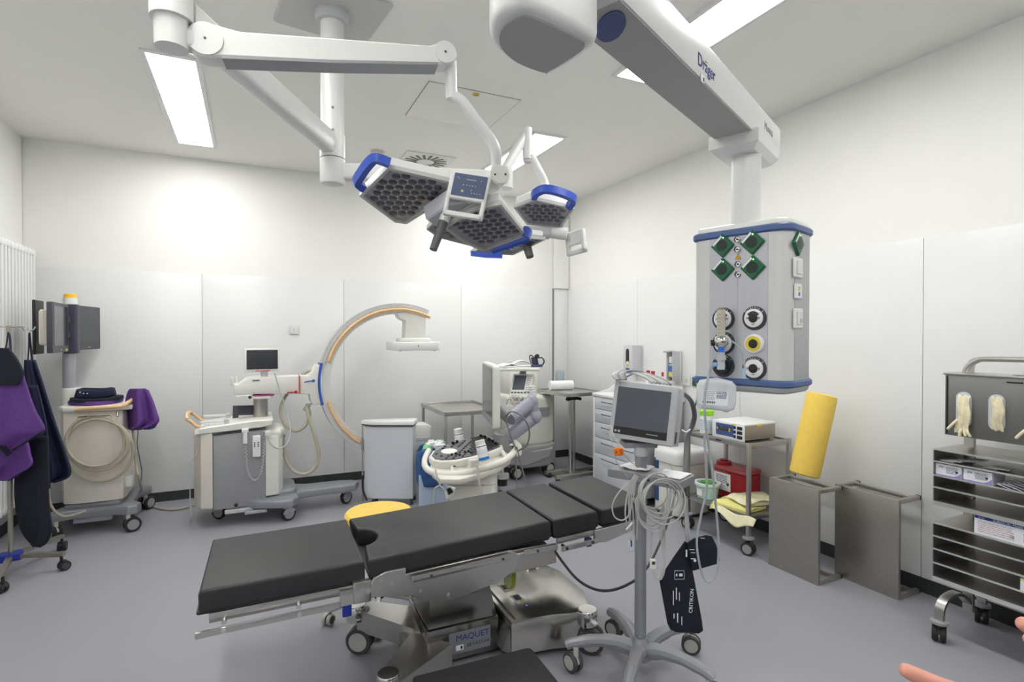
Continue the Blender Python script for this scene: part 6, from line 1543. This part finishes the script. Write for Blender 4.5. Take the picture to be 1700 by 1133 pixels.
ap = thing('hanging_wrap', 'pale cloth corner hanging below the lower trolley shelf', 'cloth', (3.04, 2.72, .2), 0)
def hf(u, v): return (3.03 - .03 * v, 2.92 - .36 * u, .265 - (.085 * v) * (1 - abs(u - .62) * 1.3) + .01 * math.sin(9 * u))
MB().grid(hf, 14, 6).build('cloth', yg2, ap, w=True, ang=60, solid=.004)
# ------------------------------------------------------------ steel step stools standing on edge
sp_m = mat('step_steel', (168, 164, 158), .42, .9, .06, 20, .02, stretch=(1, 1, 8))
def stepst(y0, y1, x0, x1, h_, lb):
    t = thing('step_stool', lb, 'step stool', ((x0 + x1) / 2, (y0 + y1) / 2, 0), 0, 'steel step stools standing on edge')
    w = y1 - y0; d = x1 - x0
    MB().rbox((-d / 2 + .011, 0, h_ / 2), (.022, w, h_), .003, .002).build('tread_plate', sp_m, t)
    for y in (-w / 2 + .013, w / 2 - .013):
        for z in (.014, h_ - .014): MB().rbox((.005, y, z), (d - .02, .024, .024), .003, .002).build('leg', steel_d, t)
        MB().rbox((d / 2 - .004, y, .014), (.012, .026, .026), .003, .002).build('rubber_cap', rubber, t); MB().rbox((d / 2 - .004, y, h_ - .014), (.012, .026, .026), .003, .002).build('rubber_cap', rubber, t)
    for z in (.014, h_ - .014): MB().rbox((d / 2 - .05, 0, z), (.022, w - .03, .022), .003, .002).build('stretcher', steel_d, t)
    return t
stepst(2.13, 2.475, 3.045, 3.27, .575, 'steel step stool on edge below the yellow foam roll')
stepst(1.815, 2.19, 3.285, 3.5, .57, 'steel step stool on edge against the right wall, nearest the supply rack')
ft = thing('foam_roll', 'yellow foam roll leaning on the wall from the top of a step stool', 'foam roll', (3.2, 2.3, .577))
q0, q1 = onX(1335, 789, 3.17), onX(1365, 655, 3.29)
d_ = (q1 - q0).normalized(); x_ = d_.orthogonal().normalized(); Fb = FR(q0, x_, d_.cross(x_)); L_ = (q1 - q0).length
MB().lathe([(.075, 0), (.086, .006), (.089, .018), (.089, L_ - .018), (.086, L_ - .006), (.075, L_)], M=Fb, n=36).build('roll', yellow, ft, w=True)
# ------------------------------------------------------------ supply rack
rk = thing('supply_rack', 'stainless steel supply rack with glove box and slotted shelves at the right edge', 'rack', (3.25, 1.2, 0))
def kb(m, name, mt, parent=None, **k): return m.build(name, mt, parent or rk, w=True, **k)
RY0, RY1 = .86, 1.545
plate_d = mat('rack_dark_steel', (142, 141, 139), .45, .85, .05, 30, stretch=(1, 10, 10))
for y in (1.49, .92):
    kb(MB().rbox((3.3, y, .64), (.025, .045, 1.1), .004, .002), 'post', steel)
    kb(MB().tube([(3.3, y, .13), (3.2, y, .2), (3.1, y, .2), (3.05, y, .17), (3.035, y, .12), (3.035, y, .1)], .012, sq=(.04, .016), sm=5), 'front_foot', steel)
    kb(MB().tube([(3.3, y, .2), (3.38, y, .2), (3.42, y, .17), (3.43, y, .1)], .012, sq=(.04, .016), sm=5), 'rear_foot', steel)
    kb(MB().tube([(3.3, y, 1.15), (3.3, y, 1.34), (3.3, y + (-.03 if y > 1.2 else .03), 1.375)], .012, sq=(.026, .02), sm=3), 'upper_post', steel)
    for x in (3.035, 3.43):
        kb(MB().lathe([(.038, .088), (.038, .1), (.02, .104)], (x, y, 0), n=20), 'bumper_disc', mgrey)
        caster(rk, (x - 3.25, y - 1.2, 0), .04, .022, .4, black, rubber, dgrey, True, .09)
kb(MB().tube([(3.2, 1.47, 1.31), (3.2, 1.455, 1.345), (3.2, 1.42, 1.375), (3.2, 1.36, 1.385), (3.2, 1.05, 1.385), (3.2, .97, 1.36), (3.2, .94, 1.31)], .013, 10, sm=5), 'push_handle', steel)
gb = kb(MB().rbox((3.2, (RY0 + 1.515) / 2, 1.155), (.16, 1.515 - RY0, .3), .003, .002), 'glove_box', plate_d)
kb(MB().rbox((3.2, (RY0 + 1.515) / 2, 1.309), (.17, 1.53 - RY0, .01), .003), 'glove_box_lid', steel_h, gb)
kb(MB().box((3.119, 1.505, 1.155), (.003, .006, .29)), 'box_seam', black, gb)
kb(MB().box((3.1185, 1.24, 1.285), (.003, .06, .006)), 'lock_slot', black, gb)
kb(MB().box((3.17, 1.21, 1.3145), (.04, .1, .002)), 'lid_slot', black, gb)
latex = mat('latex_glove', (236, 226, 192), .6, 0, .1, 40, .4, 60)
for k, (y, lb) in enumerate(((1.435, 'first'), (1.305, 'second'), (1.17, 'third'))):
    FO = FR((3.1195, y, 1.14), (0, -1, 0), (0, 0, 1))
    op_ = kb(MB().prism(rrect(.064, .17, .031, 7), 0, .001, FO), 'glove_opening', mat('opening_white', (206, 212, 220), .5), gb)
    gl = thing('latex_gloves', ('cream latex gloves hanging out of the leftmost opening of the glove box', 'cream latex gloves packed inside the middle opening of the glove box', 'cream latex gloves hanging out of the opening at the picture edge')[k], 'gloves', (3.118, y, 1.1), 0, 'gloves in the glove box')
    rd = random.Random(k + 5)
    def gfn(u, v, k=k, rd=rd):
        a = (u - .5); w = (.046 if k == 1 else .05) * (1 + (.6 * max(0, v - .65) if k != 1 else 0))
        z = (.075 - .155 * v) if k == 1 else (.07 - .185 * v)
        bulge = .012 * math.sin(math.pi * u) * math.sin(math.pi * min(1, v * 1.05)) + (.016 if k != 1 else .0) * v
        cr_ = .0045 * math.sin(23 * u + 9 * v + k) * math.cos(17 * v + 5 * u)
        return (-.004 - bulge + cr_ - .002, -a * w - .006 + .004 * math.sin(9 * v + k), z + .038 + .004 * math.sin(13 * u))
    MB().grid(gfn, 12, 20).build('glove', latex, gl, ang=80, solid=.003)
    if k != 1:
        for j, (a, l, oy) in enumerate(((-38, .062, .012), (-8, .03, -.002), (12, .026, -.016), (30, .03, -.024))):
            aa = R(a); p0 = V((-.024, oy + .0, -.055 if j else -.01)); p1 = p0 + V((-.004, -math.sin(aa) * l, -math.cos(aa) * l))
            MB().tube([p0, (p0 + p1) / 2 + V((-.004, 0, 0)), p1], .0065, 8, sm=3).ball(p1, .0068, n=8).build('glove_finger', latex, gl, ang=60)
for z0_, z1_, zs_ in ((.67, .93, (.67, .74, .80, .87, .93)), (.29, .56, (.29, .36, .43, .495, .56))):
    for y in (RY1 - .003, RY0 + .003): kb(MB().box((3.235, y, (z0_ + z1_) / 2), (.31, .004, z1_ - z0_)), 'side_panel', plate_d)
    for z in zs_:
        o = kb(MB().box((3.235, (RY0 + RY1) / 2, z), (.31, RY1 - RY0, .003)), 'shelf_plate', steel_d)
        kb(MB().box((3.081, (RY0 + RY1) / 2, z + (-.008 if z in (zs_[0],) else .0)), (.003, RY1 - RY0, .02 if z == zs_[0] else .008)), 'front_lip', mat('lip_steel_highlight', (236, 236, 234), .3, .8), o)  # lip steel near white: the edge highlight is put into its colour
# boxes and packets on the rack
def cbox(nm, lb, y0, y1, z0_, h_, d, cat_, x=3.09):
    t = thing(nm, lb, cat_, (x + d / 2, (y0 + y1) / 2, z0_))
    b = MB().box((0, 0, h_ / 2), (d, y1 - y0, h_)).build('carton', mat('carton_white', (228, 230, 238), .5), t)
    return t, b, FR((-d / 2 - .0004, 0, h_ / 2), (0, -1, 0), (0, 0, 1)), y1 - y0
vio = mat('carton_violet', (150, 140, 200), .5)
for k, (y1, y0, lb) in enumerate(((1.538, 1.428, 'white and violet suture carton at the left end of the rack shelf'), (1.42, 1.308, 'white and violet suture carton right of its twin on the rack shelf'))):
    t, b, F, w = cbox('suture_carton', lb, y0, y1, .8018, .058, .12, 'box')
    MB().prism([(w / 2, -.029), (w / 2, .0), (w * .36, -.016), (w * .2, -.023), (-w / 2, -.023), (-w / 2, -.029)], 0, .0006, F).build('violet_band', vio, b)
    o = lines(MB(), F, -.01, .04, -.012, .02, 5, .002, .0006, seed=k).build('print', ink, b); o['kind'] = 'stuff'
    text('lettering', '0-0', .013, F @ Matrix.Translation((-w * .28, .015, .0005)), ink, b)
    MB().box((w * .32, .0, .0006), (.01, .01, .0006), F).build('code_mark', ink, b)
foil = mat('foil_packet', (222, 224, 228), .35, .35, .15, 40)
rd = random.Random(9)
for k in range(10):
    y = 1.52 - .02 * k - rd.uniform(0, .01) if k < 7 else 1.33 - .02 * (k - 7)
    t = thing('foil_packet', 'thin foil suture packet in the loose pile on the upper rack shelf', 'packet', (3.13 + rd.uniform(0, .05), y, .8725 + .0035 * (k % 7)), rd.uniform(-.7, .7), 'foil packets on the upper shelf')
    MB().box((0, 0, .001), (.07, .055, .002)).build('pouch', foil, t); MB().box((0, 0, .0023), (.05, .035, .0006)).build('label', label_w, t)
for k in range(5):
    t = thing('foil_packet', 'foil suture packet leaning right of the cartons on the rack shelf', 'packet', (3.12 + .008 * k, 1.262 - .014 * k, .805 + .004 * k), .25 + .1 * k, 'foil packets beside the cartons')
    MB().box((0, 0, .003), (.08, .07, .002), Matrix.Rotation(R(18), 4, 'X')).build('pouch', foil, t); MB().box((0, 0, .0045), (.06, .04, .0006), Matrix.Rotation(R(18), 4, 'X')).build('label', (vio, label_w)[k % 2], t)
t, b, F, w = cbox('mask_carton', 'white surgical mask carton with a blue title band on the lower rack unit', 1.13, 1.375, .5625, .09, .1, 'box')
bd = MB().prism([(-w / 2 + .002, .028), (w / 2 - .03, .028), (w / 2 - .03, .041), (-w / 2 + .002, .041)], 0, .0006, F).build('title_band', inkb, b)
text('lettering', 'SURGICAL-Maske', .015, F @ Matrix.Translation((.005, .0345, .0008)), label_w, b, sx=.98)
text('lettering', 'farstar', .009, F @ Matrix.Translation((-.094, .0345, .0008)), label_w, b)
text('lettering', 'CE', .014, F @ Matrix.Translation((.02, -.02, .0006)), ink, b)
o = lines(MB(), F, -.11, .03, -.035, .02, 6, .0025, .0006, seed=7).build('print', mat('print_red_grey', (190, 150, 150), .5), b); o['kind'] = 'stuff'
o = lines(MB(), F, .06, .11, -.03, .01, 4, .004, .0006, seed=8).build('print', inkb, b); o['kind'] = 'stuff'
t, b, F, w = cbox('small_carton', 'lime and white carton corner on the lowest shelf at the picture edge', 1.0, 1.2, .362, .055, .1, 'box', 3.085)
MB().prism([(-w / 2, .018), (w / 2, .018), (w / 2, .0275), (-w / 2, .0275)], 0, .0006, F).build('lime_band', mat('carton_lime', (206, 222, 120), .5), b)
# ------------------------------------------------------------ flowmeter, humidifier pouch and tubing on the pendant
fm_ = thing('flowmeter', 'clear oxygen flowmeter with a chrome body plugged into the pendant', 'flowmeter', FF @ V((*fpt(1202, 570), .02)))
def fb(m, name, mt, parent=None, **k): return m.build(name, mt, parent or fm_, w=True, **k)
x0, y0 = fpt(1208, 567)
MF = FF @ Matrix.Translation((x0, y0, .05))
fb(MB().cyl(FF @ V((*fpt(1202, 570), .01)), MF @ V((0, 0, -.004)), .012, n=16), 'probe', chrome)
fb(MB().ball(MF @ V((0, 0, 0)), .024, n=14), 'valve_body', chrome)
fb(MB().cyl(MF @ V((-.02, -.004, .004)), MF @ V((-.033, -.006, .01)), .011, n=14), 'control_knob', black)
a, b = MF @ V((0, .018, 0)), MF @ V((0, .112, 0))
fb(MB().cyl(a, b, .0145, n=18), 'sight_tube', mat('flow_tube_clear', (226, 222, 204), .15, alpha=.6))
fb(MB().cyl(a, b, .0055, n=10), 'inner_tube', mat('inner_amber', (150, 130, 90), .3))
fb(MB().cyl(b, b + (b - a) * .08, .009, n=12), 'tube_cap', mat('cap_amber', (150, 140, 110), .4))
for k in range(6): fb(MB().box((0, .03 + .013 * k, .0146), (.01, .0012, .0006), MF), 'scale_mark', ink)
fb(MB().cyl(MF @ V((0, -.02, 0)), MF @ V((0, -.038, 0)), .0105, n=16), 'blue_nut', mat('nut_blue', (46, 120, 230), .35))
hu = thing('humidifier_pouch', 'milky water pouch with a printed label hanging below the flowmeter', 'water pouch', MF @ V((0, -.1, 0)))
def hb_(m, name, mt, parent=None, **k): return m.build(name, mt, parent or hu, w=True, **k)
hb_(MB().cyl(MF @ V((0, -.038, 0)), MF @ V((0, -.1, 0)), .0135, n=16), 'neck', clear_m)
hb_(MB().cyl(MF @ V((0, -.05, 0)), MF @ V((0, -.066, 0)), .018, n=16), 'neck_nut', clear_m)
hb_(MB().rbox((-.016, -.082, .008), (.018, .014, .014), .004, None, MF), 'port_clip', mat('clip_blue', (130, 180, 220), .35))
pxp = [(1158, 640), (1163, 631), (1190, 627), (1214, 633), (1221, 640), (1220, 668), (1217, 680), (1205, 685), (1196, 682), (1160, 678), (1157, 670)]
NN = -FW; PP = MF @ V((0, -.12, .01)); xq = RT - NN * RT.dot(NN); HFm = FR(PP, xq, NN.cross(xq)); HI = HFm.inverted()
pq_ = [(HI @ onP(a, b, PP, NN)) for a, b in pxp]; pq_ = [(v.x, v.y) for v in pq_]
pch = hb_(MB().prism(pq_, -.022, .022, HFm, .016, 3), 'pouch', mat('pouch_milky', (226, 231, 235), .3, alpha=.82))
q = HI @ onP(1183, 660, PP, NN); lbM = HFm @ Matrix.Translation((q.x, q.y, .0225)) @ Matrix.Rotation(R(-4), 4, 'Z')
pl2_ = hb_(MB().prism(rrect(.092, .052, .001), 0, .0006, lbM), 'label', label_w, pch)
o = hb_(lines(MB(), lbM @ Matrix.Translation((0, 0, .0006)), -.042, .0, -.008, .024, 5, .0022, .0004, 2), 'label_print', mgrey, pl2_); o['kind'] = 'stuff'
o = hb_(lines(MB(), lbM @ Matrix.Translation((0, 0, .0006)), .004, .042, -.002, .024, 5, .003, .0004, 3), 'label_print', mat('print_violet', (120, 120, 150), .5), pl2_); o['kind'] = 'stuff'
m = MB(); xx = -.042
for k in range(16): m.box((xx, -.016, .0008), (.0012 if k % 3 else .002, .008, .0004), lbM); xx += .0022 + .0006 * (k % 3)
o = hb_(m, 'bar_code', ink, pl2_); o['kind'] = 'stuff'
tb_m = mat('clear_tubing', (196, 202, 206), .2, 0, trans=.35, ior=1.15)
tb_ = thing('oxygen_tubing', 'clear oxygen tubing hanging from the pendant in a long loop', 'tubing', onD(1175, 800, 1.9))
pt = [(1175, 630, 1.86), (1170, 660, 1.86), (1171, 700, 1.87), (1178, 750, 1.9), (1185, 805, 1.92), (1190, 860, 1.95), (1193, 910, 1.97), (1190, 950, 1.98), (1180, 966, 1.98), (1168, 960, 1.98), (1160, 930, 1.97), (1157, 895, 1.96), (1165, 850, 1.94), (1173, 815, 1.93), (1172, 770, 1.9), (1169, 720, 1.88)]
MB().tube([MF @ V((-.016, -.082, .008)), MF @ V((-.03, -.1, .02))] + [onD(*p) for p in pt], .0042, 8, sm=6).build('tube', tb_m, tb_, w=True)
MB().tube([onD(1214, 566, 1.87), onD(1226, 576, 1.86), onD(1233, 592, 1.86), onD(1236, 612, 1.86), onD(1235, 626, 1.86)], .003, 7, sm=5).build('tube', tb_m, tb_, w=True)
MB().cyl(onD(1235.5, 612, 1.855), onD(1235, 628, 1.855), .006, n=10).build('tube_end', mat('tube_end_blue', (170, 196, 216), .3), tb_, w=True)
# ------------------------------------------------------------ hand of a person at the right edge
pn = thing('person', 'bare gesturing hand reaching in at the lower right corner', 'person', onD(1830, 1180, .62))
skin_m = mat('skin', (214, 150, 132), .5, 0, .08, 60, .08, 400)
sk = []
def K(px, py, t, r): sk.append((onD(px, py, t), r)); return len(sk) - 1
ed = []
w0 = K(1850, 1185, .60, .030); w1 = K(1950, 1260, .54, .029); w2_ = K(2120, 1400, .42, .036)
ed += [(w0, w1), (w1, w2_)]
pm1 = K(1790, 1130, .645, .03); ed.append((w0, pm1))
def finger(root, pts):
    p = root
    for q in pts: k = K(*q); ed.append((p, k)); p = k
finger(w0, [(1760, 1215, .61, .018), (1650, 1172, .615, .0125), (1560, 1140, .62, .0105), (1493, 1109, .625, .0085)])
finger(pm1, [(1755, 1080, .66, .011), (1722, 1050, .665, .0105), (1688, 1030, .67, .0085)])
finger(pm1, [(1770, 1110, .672, .011), (1735, 1078, .68, .01), (1700, 1056, .685, .008)])
finger(pm1, [(1790, 1150, .685, .011), (1760, 1122, .695, .0095), (1735, 1105, .7, .008)])
finger(pm1, [(1815, 1180, .695, .010), (1795, 1160, .705, .0085), (1775, 1145, .71, .007)])
Mi = ROOT[pn.name].inverted()
me = bpy.data.meshes.new('hand'); me.from_pydata([tuple(Mi @ v) for v, r in sk], ed, [])
hnd = bpy.data.objects.new('hand', me); COL.objects.link(hnd); hnd.parent = pn
md_ = hnd.modifiers.new('skin', 'SKIN'); md_.use_smooth_shade = True
for i, (v, r) in enumerate(sk):
    sv = me.skin_vertices[0].data[i]; sv.radius = (r, r); sv.use_root = (i == w0)
sb_ = hnd.modifiers.new('sub', 'SUBSURF'); sb_.levels = 2; sb_.render_levels = 2
me.materials.append(skin_m)
